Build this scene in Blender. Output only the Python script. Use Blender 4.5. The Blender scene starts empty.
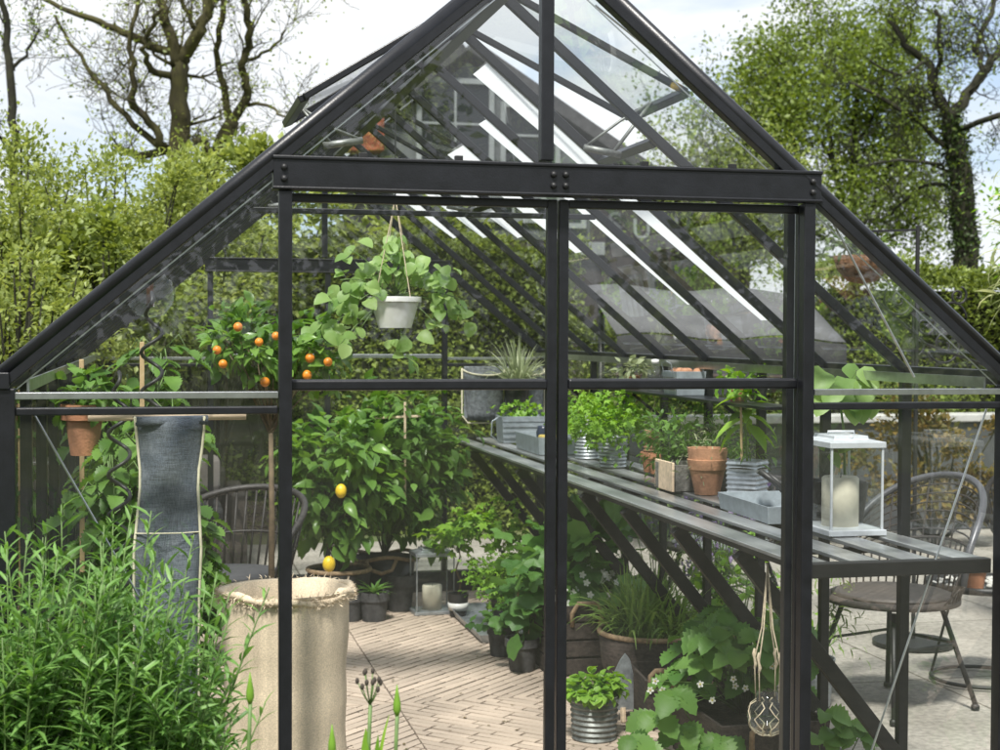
import bpy, math, random
import numpy as np
from mathutils import Vector, Matrix
PI=math.pi
random.seed(7); RG=np.random.default_rng(11)
sc=bpy.context.scene; COL=sc.collection
# ------------------------------------------------------------------ camera frame (fitted)
CAM=dict(f=1520.5,x=.3438,y=-3.7571,z=1.5551,yaw=.2231,pitch=-.0275,roll=.0043)
def basis():
    y,p,r=CAM['yaw'],CAM['pitch'],CAM['roll']
    F=Vector((math.sin(y)*math.cos(p),math.cos(y)*math.cos(p),math.sin(p)))
    R=Vector((math.cos(y),-math.sin(y),0)); U=R.cross(F)
    return R*math.cos(r)+U*math.sin(r), -R*math.sin(r)+U*math.cos(r), F
CR,CU,CF=basis(); CP=Vector((CAM['x'],CAM['y'],CAM['z']))
def at(u,v,**k):
    """world point seen at photo position (u,v) on the plane x=, y= or z="""
    a,val=list(k.items())[0]; i='xyz'.index(a)
    d=CF+CR*((u-500)/CAM['f'])-CU*((v-375)/CAM['f'])
    return CP+d*((val-CP[i])/d[i])
# ------------------------------------------------------------------ materials
def newmat(n):
    m=bpy.data.materials.new(n); m.use_nodes=True; return m,m.node_tree.nodes,m.node_tree.links,m.node_tree.nodes['Principled BSDF']
MATS={}
def mat(name,col,rough=.6,metal=0,var=.12,scale=6,bump=0,bscale=80,spec=.5,col2=None,stretch=(1,1,1)):
    if name in MATS: return MATS[name]
    m,N,L,b=newmat(name)
    tc=N.new('ShaderNodeTexCoord'); mp=N.new('ShaderNodeMapping'); mp.inputs['Scale'].default_value=stretch
    L.new(tc.outputs['Object'],mp.inputs[0])
    nz=N.new('ShaderNodeTexNoise'); nz.inputs['Scale'].default_value=scale; nz.inputs['Detail'].default_value=6; nz.inputs['Roughness'].default_value=.65
    L.new(mp.outputs[0],nz.inputs['Vector'])
    cr=N.new('ShaderNodeValToRGB'); L.new(nz.outputs[0],cr.inputs[0])
    c2=col2 or [c*(1+2.2*var) for c in col]; c1=[c*(1-2.2*var) for c in col] if not col2 else col
    cr.color_ramp.elements[0].position=.3; cr.color_ramp.elements[0].color=(*[max(0,c) for c in c1],1)
    cr.color_ramp.elements[1].position=.7; cr.color_ramp.elements[1].color=(*[min(1,c) for c in c2],1)
    L.new(cr.outputs[0],b.inputs['Base Color'])
    b.inputs['Roughness'].default_value=rough; b.inputs['Metallic'].default_value=metal; b.inputs['Specular IOR Level'].default_value=spec
    if bump:
        n2=N.new('ShaderNodeTexNoise'); n2.inputs['Scale'].default_value=bscale; n2.inputs['Detail'].default_value=4
        L.new(mp.outputs[0],n2.inputs['Vector'])
        bp=N.new('ShaderNodeBump'); bp.inputs['Strength'].default_value=bump; bp.inputs['Distance'].default_value=.01
        L.new(n2.outputs[0],bp.inputs['Height']); L.new(bp.outputs[0],b.inputs['Normal'])
    MATS[name]=m; return m
def leafmat(name,a,b_,trans=.35,rough=.45,pscale=1.3):
    """leaf colour varies leaf by leaf and slowly over the plant"""
    if name in MATS: return MATS[name]
    m,N,L,b=newmat(name)
    g=N.new('ShaderNodeNewGeometry'); tc=N.new('ShaderNodeTexCoord')
    nz=N.new('ShaderNodeTexNoise'); nz.inputs['Scale'].default_value=pscale; nz.inputs['Detail'].default_value=3
    L.new(tc.outputs['Object'],nz.inputs['Vector'])
    ad=N.new('ShaderNodeMath'); ad.operation='MULTIPLY_ADD'; ad.inputs[1].default_value=.55
    mu=N.new('ShaderNodeMath'); mu.operation='MULTIPLY'; mu.inputs[1].default_value=.6; L.new(nz.outputs[0],mu.inputs[0])
    L.new(g.outputs['Random Per Island'],ad.inputs[0]); L.new(mu.outputs[0],ad.inputs[2])
    cr=N.new('ShaderNodeValToRGB'); L.new(ad.outputs[0],cr.inputs[0])
    cr.color_ramp.elements[0].position=.15; cr.color_ramp.elements[0].color=(*a,1)
    cr.color_ramp.elements[1].position=.85; cr.color_ramp.elements[1].color=(*b_,1)
    L.new(cr.outputs[0],b.inputs['Base Color']); b.inputs['Roughness'].default_value=rough; b.inputs['Specular IOR Level'].default_value=.35
    tr=N.new('ShaderNodeBsdfTranslucent'); hs=N.new('ShaderNodeHueSaturation'); hs.inputs['Saturation'].default_value=1.15; hs.inputs['Value'].default_value=1.7
    hs.inputs['Hue'].default_value=.485
    L.new(cr.outputs[0],hs.inputs['Color']); L.new(hs.outputs[0],tr.inputs[0])
    mx=N.new('ShaderNodeMixShader'); mx.inputs[0].default_value=trans
    L.new(b.outputs[0],mx.inputs[1]); L.new(tr.outputs[0],mx.inputs[2]); L.new(mx.outputs[0],N['Material Output'].inputs[0])
    MATS[name]=m; return m
def glassmat(name,ior=1.70,tint=(.975,.99,.982),dirt=.014):
    m,N,L,b=newmat(name); N.remove(b)
    t=N.new('ShaderNodeBsdfTransparent'); t.inputs[0].default_value=(*tint,1)
    gl=N.new('ShaderNodeBsdfGlossy'); gl.inputs['Roughness'].default_value=.0
    g=N.new('ShaderNodeNewGeometry'); mi=N.new('ShaderNodeMapRange'); L.new(g.outputs['Backfacing'],mi.inputs[0])
    mi.inputs[3].default_value=ior; mi.inputs[4].default_value=1/ior
    fr=N.new('ShaderNodeFresnel'); L.new(mi.outputs[0],fr.inputs[0])
    mx=N.new('ShaderNodeMixShader'); L.new(fr.outputs[0],mx.inputs[0]); L.new(t.outputs[0],mx.inputs[1]); L.new(gl.outputs[0],mx.inputs[2])
    # a faint film of dust
    df=N.new('ShaderNodeBsdfDiffuse'); df.inputs[0].default_value=(.7,.72,.7,1)
    tc=N.new('ShaderNodeTexCoord'); nz=N.new('ShaderNodeTexNoise'); nz.inputs['Scale'].default_value=3; nz.inputs['Detail'].default_value=8; nz.inputs['Roughness'].default_value=.7
    mp=N.new('ShaderNodeMapping'); mp.inputs['Scale'].default_value=(1.5,1.5,.5); L.new(tc.outputs['Object'],mp.inputs[0]); L.new(mp.outputs[0],nz.inputs['Vector'])
    mr=N.new('ShaderNodeMapRange'); mr.inputs[1].default_value=.4; mr.inputs[2].default_value=.75; mr.inputs[3].default_value=dirt*.2; mr.inputs[4].default_value=dirt
    L.new(nz.outputs[0],mr.inputs[0])
    m2=N.new('ShaderNodeMixShader'); L.new(mr.outputs[0],m2.inputs[0]); L.new(mx.outputs[0],m2.inputs[1]); L.new(df.outputs[0],m2.inputs[2])
    L.new(m2.outputs[0],N['Material Output'].inputs[0]); return m
FRAME=mat('frame_paint',(.0075,.008,.0105),.36,0,.18,22,.06,260)
FRAME2=mat('frame_seal',(.006,.006,.007),.6)
ALU=mat('bare_aluminium',(.55,.56,.58),.3,1,.08,20)
SLAT=mat('bench_slat',(.52,.53,.54),.3,.7,.18,14,.04,200,stretch=(1,.1,1))
BRAC=mat('bench_bracket',(.006,.0055,.0055),.55,0,.2,10)
GLASS=glassmat('greenhouse_glass'); GLASSR=glassmat('roof_glass',1.5,(.975,.99,.985),.02); GLASS2=glassmat('small_glass',1.5,(.95,.97,.96),.02)
TERRA=mat('terracotta',(.36,.16,.085),.85,0,.16,9,.25,120); TERRA2=mat('terracotta_pale',(.44,.225,.13),.85,0,.2,14,.2,120)
ZINC=mat('galvanised_zinc',(.40,.43,.46),.42,.7,.16,26,.06,90); ZINCD=mat('dull_zinc',(.2,.21,.2),.5,.55,.25,20,.1,90)
ZINCB=mat('pale_zinc',(.34,.385,.42),.45,.35,.1,26,.06,90)
BLACKP=mat('black_plastic',(.018,.018,.019),.45,0,.2,20); GREYP=mat('dark_grey_pot',(.055,.055,.058),.7,0,.25,18,.25,60)
SOIL=mat('soil',(.03,.02,.014),.95,0,.35,60,.8,90)
WHITEP=mat('white_plastic',(.72,.72,.70),.4,0,.04,8)
ROPE=mat('rope',(.33,.23,.14),.9,0,.2,60,.6,260); STRING=mat('string',(.5,.42,.3),.9,0,.15,80)
BAMBOO=mat('bamboo',(.5,.36,.19),.6,0,.18,25,stretch=(1,1,.2)); PALEW=mat('pale_wood',(.72,.56,.40),.6,0,.12,12,.1,60,stretch=(1,4,4))
RATTAN=mat('dark_rattan',(.03,.026,.024),.5,0,.25,40,.3,150); RATTANB=mat('brown_wicker',(.026,.020,.017),.65,0,.3,50,.6,200)
IRON=mat('black_iron',(.012,.012,.013),.5,0,.15,20); GREYPIPE=mat('grey_tube',(.09,.09,.10),.35,.3,.1,10)
WAX=mat('wax',(.74,.68,.55),.5,0,.08,8); BARK=mat('bark',(.028,.022,.014),.95,0,.3,8,.9,25,col2=(.10,.095,.03),stretch=(1,1,.3))
BARK2=mat('dark_bark',(.012,.010,.008),.95,0,.3,10,.8,30,col2=(.03,.032,.013)); STEM=mat('green_stem',(.10,.17,.045),.55,0,.2,20); STEMB=mat('woody_stem',(.12,.085,.05),.8,0,.2,30)
CUSH=mat('pale_cushion',(.5,.43,.40),.9,0,.06,20,.15,150); DCUSH=mat('dark_cushion',(.05,.05,.055),.9,0,.1,30,.2,120)
WCRATE=mat('weathered_dark_wood',(.05,.038,.032),.85,0,.3,14,.5,60,stretch=(4,1,6)); FENCEM=mat('fence_wood',(.045,.045,.047),.8,0,.3,7,.4,50,stretch=(6,6,.6))
L_HEDGE=leafmat('hedge_leaf',(.07,.10,.02),(.25,.32,.075),.36,pscale=.7)
L_SHRUB=leafmat('shrub_leaf',(.08,.12,.022),(.32,.38,.11),.4,pscale=1.1)
L_TREE=leafmat('tree_leaf',(.05,.085,.014),(.20,.27,.05),.35,pscale=.4)
L_FRONT=leafmat('narrow_leaf',(.05,.13,.028),(.19,.35,.09),.34,pscale=4)
L_TOM=leafmat('tomato_leaf',(.035,.10,.016),(.15,.28,.055),.35,pscale=3)
L_CIT=leafmat('citrus_leaf',(.045,.12,.022),(.17,.31,.06),.34,.3,pscale=4)
L_BRI=leafmat('bright_leaf',(.09,.22,.02),(.26,.45,.06),.35,pscale=6)
L_STRAW=leafmat('strawberry_leaf',(.05,.14,.025),(.17,.32,.07),.32,pscale=4)
L_BEAN=leafmat('bean_leaf',(.11,.22,.05),(.34,.48,.17),.42,pscale=4)
L_SQ=leafmat('squash_leaf',(.05,.15,.03),(.15,.30,.07),.32,pscale=4)
L_CHIVE=leafmat('chive_leaf',(.08,.17,.03),(.28,.42,.11),.3,pscale=5)
L_GREY=leafmat('spider_leaf',(.12,.17,.07),(.42,.46,.28),.3,pscale=9)
L_PURP=leafmat('lilac_petal',(.16,.11,.27),(.40,.30,.50),.3,pscale=9)
L_DIM=leafmat('ground_leaf',(.03,.06,.015),(.12,.18,.04),.3,pscale=3)
PETAL=leafmat('white_petal',(.72,.72,.66),(.85,.85,.8),.3); YCEN=mat('flower_centre',(.55,.45,.06),.8)
ORANGE=mat('orange_peel',(.80,.24,.02),.42,0,.17,28,.15,200); LEMON=mat('lemon_peel',(.80,.55,.03),.35,0,.08,20,.15,150)
# ------------------------------------------------------------------ object helpers
LOC={}
def tag(o,label,cat,group=None,kind=None):
    if label: o['label']=label
    if cat: o['category']=cat
    if group: o['group']=group
    if kind: o['kind']=kind
    return o
def thing(name,label,cat,loc=(0,0,0),group=None):
    o=bpy.data.objects.new(name,None); COL.objects.link(o); o.location=loc; o.empty_display_size=.1
    LOC[o.name]=Vector(loc); return tag(o,label,cat,group)
def link(name,me,parent,loc,m,bevel=0,solid=0,smooth=False):
    o=bpy.data.objects.new(name,me); COL.objects.link(o)
    if m: me.materials.append(m)
    if parent: o.parent=parent
    else: o.location=loc
    LOC[o.name]=Vector(loc)
    if smooth: me.polygons.foreach_set('use_smooth',[True]*len(me.polygons))
    if solid:
        s=o.modifiers.new('s','SOLIDIFY'); s.thickness=solid; s.offset=0
    if bevel:
        b=o.modifiers.new('b','BEVEL'); b.width=bevel; b.segments=2; b.limit_method='ANGLE'; b.angle_limit=.6
    return o
class MB:
    def __init__(s): s.v=[]; s.f=[]
    def add(s,vs,fs):
        k=len(s.v); s.v+=[tuple(p) for p in vs]; s.f+=[tuple(i+k for i in f) for f in fs]; return s
    def box(s,x0,x1,y0,y1,z0,z1):
        return s.add([(x0,y0,z0),(x1,y0,z0),(x1,y1,z0),(x0,y1,z0),(x0,y0,z1),(x1,y0,z1),(x1,y1,z1),(x0,y1,z1)],
          [(0,3,2,1),(4,5,6,7),(0,1,5,4),(1,2,6,5),(2,3,7,6),(3,0,4,7)])
    def bar(s,a,b,w,h,up=(0,0,1)):
        a=Vector(a); b=Vector(b); d=(b-a).normalized(); up=Vector(up)
        sd=d.cross(up)
        if sd.length<1e-4: sd=d.cross(Vector((1,0,0)))
        sd.normalize(); u=sd.cross(d); sd*=w/2; u*=h/2
        q=[-sd-u,sd-u,sd+u,-sd+u]
        return s.add([a+k for k in q]+[b+k for k in q],[(3,2,1,0),(4,5,6,7),(0,1,5,4),(1,2,6,5),(2,3,7,6),(3,0,4,7)])
    def tube(s,pts,r,n=8,closed=False):
        pts=[Vector(p) for p in pts]; m=len(pts); rr=r if isinstance(r,(list,tuple)) else [r]*m
        vs=[];fs=[];prev=None
        for i,p in enumerate(pts):
            if closed: d=pts[(i+1)%m]-pts[i-1]
            else: d=pts[min(i+1,m-1)]-pts[max(i-1,0)]
            if d.length<1e-9: d=Vector((0,0,1))
            d.normalize()
            if prev is None: u=d.orthogonal().normalized()
            else:
                u=prev-d*prev.dot(d)
                if u.length<1e-5: u=d.orthogonal()
                u.normalize()
            prev=u; w=d.cross(u)
            for k in range(n):
                a=2*PI*k/n; vs.append(p+(u*math.cos(a)+w*math.sin(a))*rr[i])
        for i in range(m if closed else m-1):
            j=(i+1)%m
            for k in range(n): fs.append((i*n+k,i*n+(k+1)%n,j*n+(k+1)%n,j*n+k))
        if not closed: fs.append(tuple(range(n-1,-1,-1))); fs.append(tuple((m-1)*n+k for k in range(n)))
        return s.add(vs,fs)
    def lathe(s,c,prof,n=28,ex=1,ey=1,wob=0,seed=0):
        rd=random.Random(seed); ph=[rd.uniform(0,6.28) for _ in range(4)]
        vs=[];fs=[];m=len(prof)
        for (r,z) in prof:
            for k in range(n):
                a=2*PI*k/n; w=1+wob*(math.sin(3*a+ph[0]+z*6)+.6*math.sin(5*a+ph[1]-z*9)+.4*math.sin(9*a+ph[2]))
                vs.append((c[0]+r*ex*w*math.cos(a),c[1]+r*ey*w*math.sin(a),c[2]+z))
        for i in range(m-1):
            for k in range(n): fs.append((i*n+k,i*n+(k+1)%n,(i+1)*n+(k+1)%n,(i+1)*n+k))
        if prof[0][0]>0: fs.append(tuple(range(n-1,-1,-1)))
        if prof[-1][0]>0: fs.append(tuple((m-1)*n+k for k in range(n)))
        return s.add(vs,fs)
    def ball(s,c,r,sq=1,n=12):
        pr=[(max(1e-4,r*math.sin(PI*i/8)),-r*sq*math.cos(PI*i/8)) for i in range(9)]
        return s.lathe(c,pr,n)
    def build(s,name,m,parent=None,loc=None,bevel=0,solid=0,smooth=False,label=None):
        if parent is not None: L=LOC[parent.name]
        else:
            a=np.array(s.v); L=Vector(loc) if loc is not None else Vector((a[:,0].mean(),a[:,1].mean(),a[:,2].min()))
        me=bpy.data.meshes.new(name); me.from_pydata([(x-L.x,y-L.y,z-L.z) for x,y,z in s.v],[],s.f); me.update()
        o=link(name,me,parent,L,m,bevel,solid,smooth)
        if label: o['label']=label
        return o
# ---- leaves: template scattered with numpy
def tmpl(kind):
    if kind=='rhomb': return np.array([(0,0,0),(.45,.3,.07),(1,0,-.08),(.45,-.3,.07)],float),[(0,3,2),(0,2,1)]
    if kind=='petal':
        return np.array([(0,0,0),(.5,.35,.1),(1,.2,.15),(1,-.2,.15),(.5,-.35,.1)],float),[(0,4,3,2,1)]
    if kind in('lobed','squash'):
        n=20 if kind=='lobed' else 18; vs=[(.45,0,.0)]
        for i in range(n):
            a=2*PI*(i+.5)/n-PI
            if kind=='lobed': r=.42*(1+.30*math.cos(5*a))*(1+.12*(-1)**i)
            else: r=.46*(1+.08*math.cos(5*a))*(1+.05*(-1)**i)*(1-.35*max(0,-math.cos(a))**4)
            vs.append((.45+r*math.cos(a),r*math.sin(a)*1.05,.06-.45*r*r-.05*math.cos(5*a)))
        return np.array(vs,float),[(0,1+i,1+(i+1)%n) for i in range(n)]
    P={'oval':[(0,.0),(.1,.11),(.3,.25),(.55,.27),(.8,.15),(1,0)],'narrow':[(0,.01),(.3,.075),(.65,.07),(1,0)],
       'long':[(0,.03),(.2,.14),(.45,.17),(.75,.10),(1,0)],'round':[(0,.02),(.1,.3),(.35,.45),(.65,.42),(.88,.22),(1,0)],
       'serr':[(0,.02),(.08,.15),(.12,.12),(.2,.26),(.25,.21),(.33,.34),(.38,.28),(.47,.39),(.52,.32),(.61,.38),(.66,.29),(.75,.31),(.8,.22),(.88,.20),(.92,.11),(1,0)]}[kind]
    vs=[];fs=[]
    for t,w in P:
        z=.10*t-.38*t*t
        rb=(.022 if int(t*100)%2 else -.012) if kind=='serr' else 0
        vs+=[(t,-w,z+.35*w+rb),(t,0,z),(t,w,z+.35*w+rb)]
    for i in range(len(P)-1):
        a=3*i;b=a+3
        fs+=[(a,b,b+1,a+1),(a+1,b+1,b+2,a+2)]
    return np.array(vs,float),fs
def unit(a): return a/np.maximum(1e-9,np.linalg.norm(a,axis=1,keepdims=True))
def scatter(name,m,parent,kind,P,A,N,S,loc=None,smooth=True,label=None):
    tv,tf=tmpl(kind); n=len(P)
    if n==0: return None
    P=np.asarray(P,float);A=unit(np.asarray(A,float));N=np.asarray(N,float);S=np.broadcast_to(np.asarray(S,float),(n,))
    B=unit(np.cross(N,A)); N2=np.cross(A,B)
    cv=RG.uniform(.5,1.5,n)
    V=P[:,None,:]+S[:,None,None]*(tv[None,:,0:1]*A[:,None,:]+tv[None,:,1:2]*B[:,None,:]+(tv[None,:,2:3]*cv[:,None,None])*N2[:,None,:])
    L=np.array(LOC[parent.name]) if parent is not None else (np.array(loc) if loc is not None else np.array([P[:,0].mean(),P[:,1].mean(),P[:,2].min()]))
    V=(V-L).reshape(-1,3)
    lens=np.array([len(f) for f in tf]); flat=np.concatenate([np.array(f) for f in tf])
    nl=len(flat); loops=(flat[None,:]+np.arange(n)[:,None]*len(tv)).reshape(-1)
    if kind=='serr': smooth=False
    me=bpy.data.meshes.new(name); me.vertices.add(len(V)); me.vertices.foreach_set('co',V.reshape(-1).astype(np.float32))
    me.loops.add(len(loops)); me.loops.foreach_set('vertex_index',loops.astype(np.int32))
    tl=np.tile(lens,n); st=np.concatenate([[0],np.cumsum(tl)[:-1]])
    me.polygons.add(len(tl)); me.polygons.foreach_set('loop_start',st.astype(np.int32)); me.polygons.foreach_set('loop_total',tl.astype(np.int32))
    me.update(calc_edges=True); me.validate()
    o=link(name,me,parent,Vector(L),m,smooth=smooth)
    if label: o['label']=label
    return o
def clumps(c,r,n,k=14,sp=.32,shell=.75,flat=0):
    """points gathered in k clumps within an ellipsoid: uneven outline with gaps"""
    c=np.array(c,float); r=np.array(r,float)
    d=unit(RG.normal(size=(k,3))); rad=RG.uniform(shell**3,1,k)[:,None]**(1/3); cc=d*rad
    if flat: cc[:,2]=np.abs(cc[:,2])*(1-flat)+cc[:,2]*flat
    i=RG.integers(0,k,n); sz=RG.uniform(.6,1.3,k)[i][:,None]
    off=RG.normal(size=(n,3))*sp*sz; p=cc[i]+off
    return c+p*r, unit(p*.7+off/sp*.35+RG.normal(size=(n,3))*.25), c+cc*r
def bush(name,m,parent,c,r,n,size,kind='oval',k=14,sp=.32,shell=.6,droop=.25,jit=.6,stems=None,stemr=.004,base=None,label=None,part='foliage'):
    P,D,CC=clumps(c,r,n,k,sp,shell)
    A=D+RG.normal(size=(n,3))*jit; A[:,2]-=droop
    Nn=np.tile([0,0,1.],(n,1))+D*.5+RG.normal(size=(n,3))*.35
    o=scatter(part,m,parent,kind,P,A,Nn,size*RG.uniform(.6,1.25,n))
    if stems is not None:
        b=Vector(base) if base is not None else Vector((c[0],c[1],c[2]-r[2])); mb=MB()
        for q in CC:
            q=Vector(q); mid=b.lerp(q,.5)+Vector((random.uniform(-1,1),random.uniform(-1,1),0))*.08*r[0]; mid.z+=.1*(q.z-b.z)
            mb.tube([b+Vector((random.uniform(-1,1),random.uniform(-1,1),0))*stemr*2,mid,q],[stemr,stemr*.8,stemr*.4],5)
        mb.build('stem',stems,parent,smooth=True)
    return o,CC
def blades(mb,c,n,length,width,spread=.5,droop=1.0,r0=.03,seg=6):
    for _ in range(n):
        a=random.uniform(0,2*PI); L=length*random.uniform(.6,1.15); sp=random.uniform(.1,1)*spread; w=width*random.uniform(.7,1.2)
        o=Vector((c[0]+math.cos(a)*r0*random.random(),c[1]+math.sin(a)*r0*random.random(),c[2]))
        d=Vector((math.cos(a),math.sin(a),0)); sd=Vector((-d.y,d.x,0)); tw=random.uniform(-.5,.5); sd=(sd+Vector((0,0,tw))).normalized()
        vs=[];ang=PI/2-sp*.6; p=o.copy()
        for i in range(seg+1):
            t=i/seg; ww=w*(1-t**2.2)*.5+.0004
            vs+=[p-sd*ww,p+sd*ww]
            ang-=droop*sp*2.0/seg*(.4+t*1.6); p=p+(d*math.cos(ang)+Vector((0,0,math.sin(ang))))*(L/seg)
        mb.add(vs,[(2*i,2*i+1,2*i+3,2*i+2) for i in range(seg)])
    return mb
def pot(parent,c,rt,rb,h,m,name='pot',rim=0,wall=.006,n=28,ribs=0,soil=True,ex=1,ey=1,rimh=.25):
    pr=[(rb,0)]
    if ribs:
        K=ribs*4
        for i in range(1,K): t=i/K; pr.append((rb+(rt-rb)*t+.0035*math.sin(i*PI/2),h*t))
    if rim: pr+=[(rb+(rt-rb)*(1-rimh),h*(1-rimh)-.002),(rt+rim,h*(1-rimh)),(rt+rim*1.15,h*.985)]
    pr+=[(rt+rim,h),(rt-wall,h),(rt-wall-.004,h*.8),(rb*.9,h*.78)]
    o=MB().lathe(c,pr,n,ex,ey).build(name,m,parent,smooth=not ribs or True)
    if rim or True:
        e=o.modifiers.new('e','EDGE_SPLIT'); e.split_angle=.7
    if soil: MB().lathe((c[0],c[1],c[2]+h*.80),[(rt*.95,0),(rt*.5,.006),(.001,.01)],16,ex,ey,wob=.01).build('soil',SOIL,parent)
    return o
def trough(parent,c,w,d,h,m,name='tray',rz=0,t=.004,flare=.01,bevel=.001):
    """open rectangular container, c = centre of the base"""
    mb=MB(); ca,sa=math.cos(rz),math.sin(rz)
    def P(x,y,z): return (c[0]+x*ca-y*sa,c[1]+x*sa+y*ca,c[2]+z)
    W,D=w/2,d/2; o0=[(-W,-D),(W,-D),(W,D),(-W,D)]; f=flare
    vs=[P(x,y,0) for x,y in o0]+[P(x+f*(1 if x>0 else -1),y+f*(1 if y>0 else -1),h) for x,y in o0]
    vs+=[P(x+(f-t)*(1 if x>0 else -1),y+(f-t)*(1 if y>0 else -1),h) for x,y in o0]+[P(x-t*(1 if x>0 else -1),y-t*(1 if y>0 else -1),t) for x,y in o0]
    fs=[(3,2,1,0)]+[(i,(i+1)%4,4+(i+1)%4,4+i) for i in range(4)]+[(4+i,4+(i+1)%4,8+(i+1)%4,8+i) for i in range(4)]+[(8+i,8+(i+1)%4,12+(i+1)%4,12+i) for i in range(4)]+[(12,13,14,15)]
    return mb.add(vs,fs).build(name,m,parent,bevel=bevel)
def copy_tree(o,parent=None):
    c=o.copy(); COL.objects.link(c); c.parent=parent
    for ch in list(o.children): copy_tree(ch,c)
    return c
# ------------------------------------------------------------------ setting
def groundmat(name,c1,c2,scale,bump,bs,rough=.95,spots=None):
    m=mat(name,c1,rough,0,.1,scale,bump,bs,.3,col2=c2); return m
def sheet(name,x0,x1,y0,y1,z,m):
    o=MB().add([(x0,y0,z),(x1,y0,z),(x1,y1,z),(x0,y1,z)],[(0,1,2,3)]).build(name,m,None,loc=(0,0,0)); o['kind']='structure'; return o
sheet('ground',-300,300,-300,400,-.012,groundmat('earth',(.06,.09,.03),(.14,.15,.06),.8,.3,30))
CONC=groundmat('concrete',(.24,.222,.19),(.39,.365,.32),1.6,.5,70)
# a second, finer speckle and slab joints on the concrete
nt=CONC.node_tree; N=nt.nodes; Lk=nt.links; b=N['Principled BSDF']
src=b.inputs['Base Color'].links[0].from_socket
n3=N.new('ShaderNodeTexNoise'); n3.inputs['Scale'].default_value=38; n3.inputs['Detail'].default_value=8; tc=N.new('ShaderNodeTexCoord'); Lk.new(tc.outputs['Object'],n3.inputs['Vector'])
bk=N.new('ShaderNodeTexBrick'); bk.inputs['Scale'].default_value=1; bk.offset=0; bk.inputs['Brick Width'].default_value=1.25; bk.inputs['Row Height'].default_value=1.25; bk.inputs['Mortar Size'].default_value=.006
bk.inputs['Color1'].default_value=(1,1,1,1); bk.inputs['Color2'].default_value=(.93,.93,.93,1); bk.inputs['Mortar'].default_value=(.35,.33,.3,1); Lk.new(tc.outputs['Object'],bk.inputs['Vector'])
rr=N.new('ShaderNodeMapRange'); rr.inputs[1].default_value=.35; rr.inputs[2].default_value=.65; rr.inputs[3].default_value=.76; rr.inputs[4].default_value=1.14; Lk.new(n3.outputs[0],rr.inputs[0])
m1=N.new('ShaderNodeMix'); m1.data_type='RGBA'; m1.blend_type='MULTIPLY'; m1.inputs[0].default_value=1
m2=N.new('ShaderNodeMix'); m2.data_type='RGBA'; m2.blend_type='MULTIPLY'; m2.inputs[0].default_value=1
Lk.new(src,m1.inputs[6]); Lk.new(rr.outputs[0],m1.inputs[7]); Lk.new(m1.outputs[2],m2.inputs[6]); Lk.new(bk.outputs[0],m2.inputs[7]); Lk.new(m2.outputs[2],b.inputs['Base Color'])
sheet('patio',-3.2,13,-.4,7.5,-.006,CONC)
sheet('gravel_strip',-30,30,-12,-.4,-.004,groundmat('gravel',(.05,.055,.035),(.13,.13,.09),9,.8,60))
W,L_,ZE,ZR,NB=2.62,5.175,1.44,2.54,9
BAY=L_/NB; SL=(ZR-ZE)/(W/2)
def zroof(x): return ZE+SL*(x if x<W/2 else W-x)
sheet('paving_bed',.03,W-.03,.03,L_-.03,.0,groundmat('joint_sand',(.05,.035,.028),(.11,.08,.06),20,.4,80))
# clay pavers: four fields laid diagonally away from the centre of the floor
def clip(poly,ax,val,keep):
    out=[]
    for i in range(len(poly)):
        a=poly[i]; b_=poly[(i+1)%len(poly)]; ia=(a[ax]-val)*keep>=0; ib=(b_[ax]-val)*keep>=0
        if ia: out.append(a)
        if ia!=ib:
            t=(val-a[ax])/(b_[ax]-a[ax]); out.append((a[0]+t*(b_[0]-a[0]),a[1]+t*(b_[1]-a[1])))
    return out
mb=MB(); CX,CY=1.32,2.48
for (x0,x1,y0,y1,an) in ((CX+.003,W-.03,CY+.003,L_-.03,45),(CX+.003,W-.03,.03,CY-.003,-45),(.03,CX-.003,CY+.003,L_-.03,-45),(.03,CX-.003,.03,CY-.003,45)):
    ca,sa=math.cos(math.radians(an)),math.sin(math.radians(an)); bl,bw,gp=.20,.049,.0095
    for j in range(-85,86):
        off=random.choice((0,.5,.25,.75))*bl
        for i in range(-22,23):
            u0=i*bl+off; v0=j*bw; q=[(u0,v0),(u0+bl-gp,v0),(u0+bl-gp,v0+bw-gp),(u0,v0+bw-gp)]
            jx,jy=random.uniform(-.0015,.0015),random.uniform(-.0015,.0015)
            p=[(CX+a*ca-c*sa+jx,CY+a*sa+c*ca+jy) for a,c in q]
            for ax,val,kp in ((0,x0,1),(0,x1,-1),(1,y0,1),(1,y1,-1)):
                p=clip(p,ax,val,kp)
                if len(p)<3: break
            if len(p)<3: continue
            z=.012+random.uniform(-.0015,.0015); n=len(p)
            cx_=sum(a for a,c in p)/n; cy_=sum(c for a,c in p)/n
            mb.add([(a,c,.001) for a,c in p]+[(a,c,z-.0025) for a,c in p]+[(cx_+(a-cx_)*.985,cy_+(c-cy_)*.96,z) for a,c in p],
              [(k,(k+1)%n,n+(k+1)%n,n+k) for k in range(n)]+[(n+k,n+(k+1)%n,2*n+(k+1)%n,2*n+k) for k in range(n)]+[tuple(range(2*n,3*n))])
PAV=mat('clay_paver',(.46,.37,.295),.9,0,.05,2.2,.35,90)
nt=PAV.node_tree; N=nt.nodes; Lk=nt.links; b=N['Principled BSDF']; src=b.inputs['Base Color'].links[0].from_socket
g=N.new('ShaderNodeNewGeometry'); mr=N.new('ShaderNodeMapRange'); mr.inputs[3].default_value=.88; mr.inputs[4].default_value=1.12; Lk.new(g.outputs['Random Per Island'],mr.inputs[0])
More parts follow.
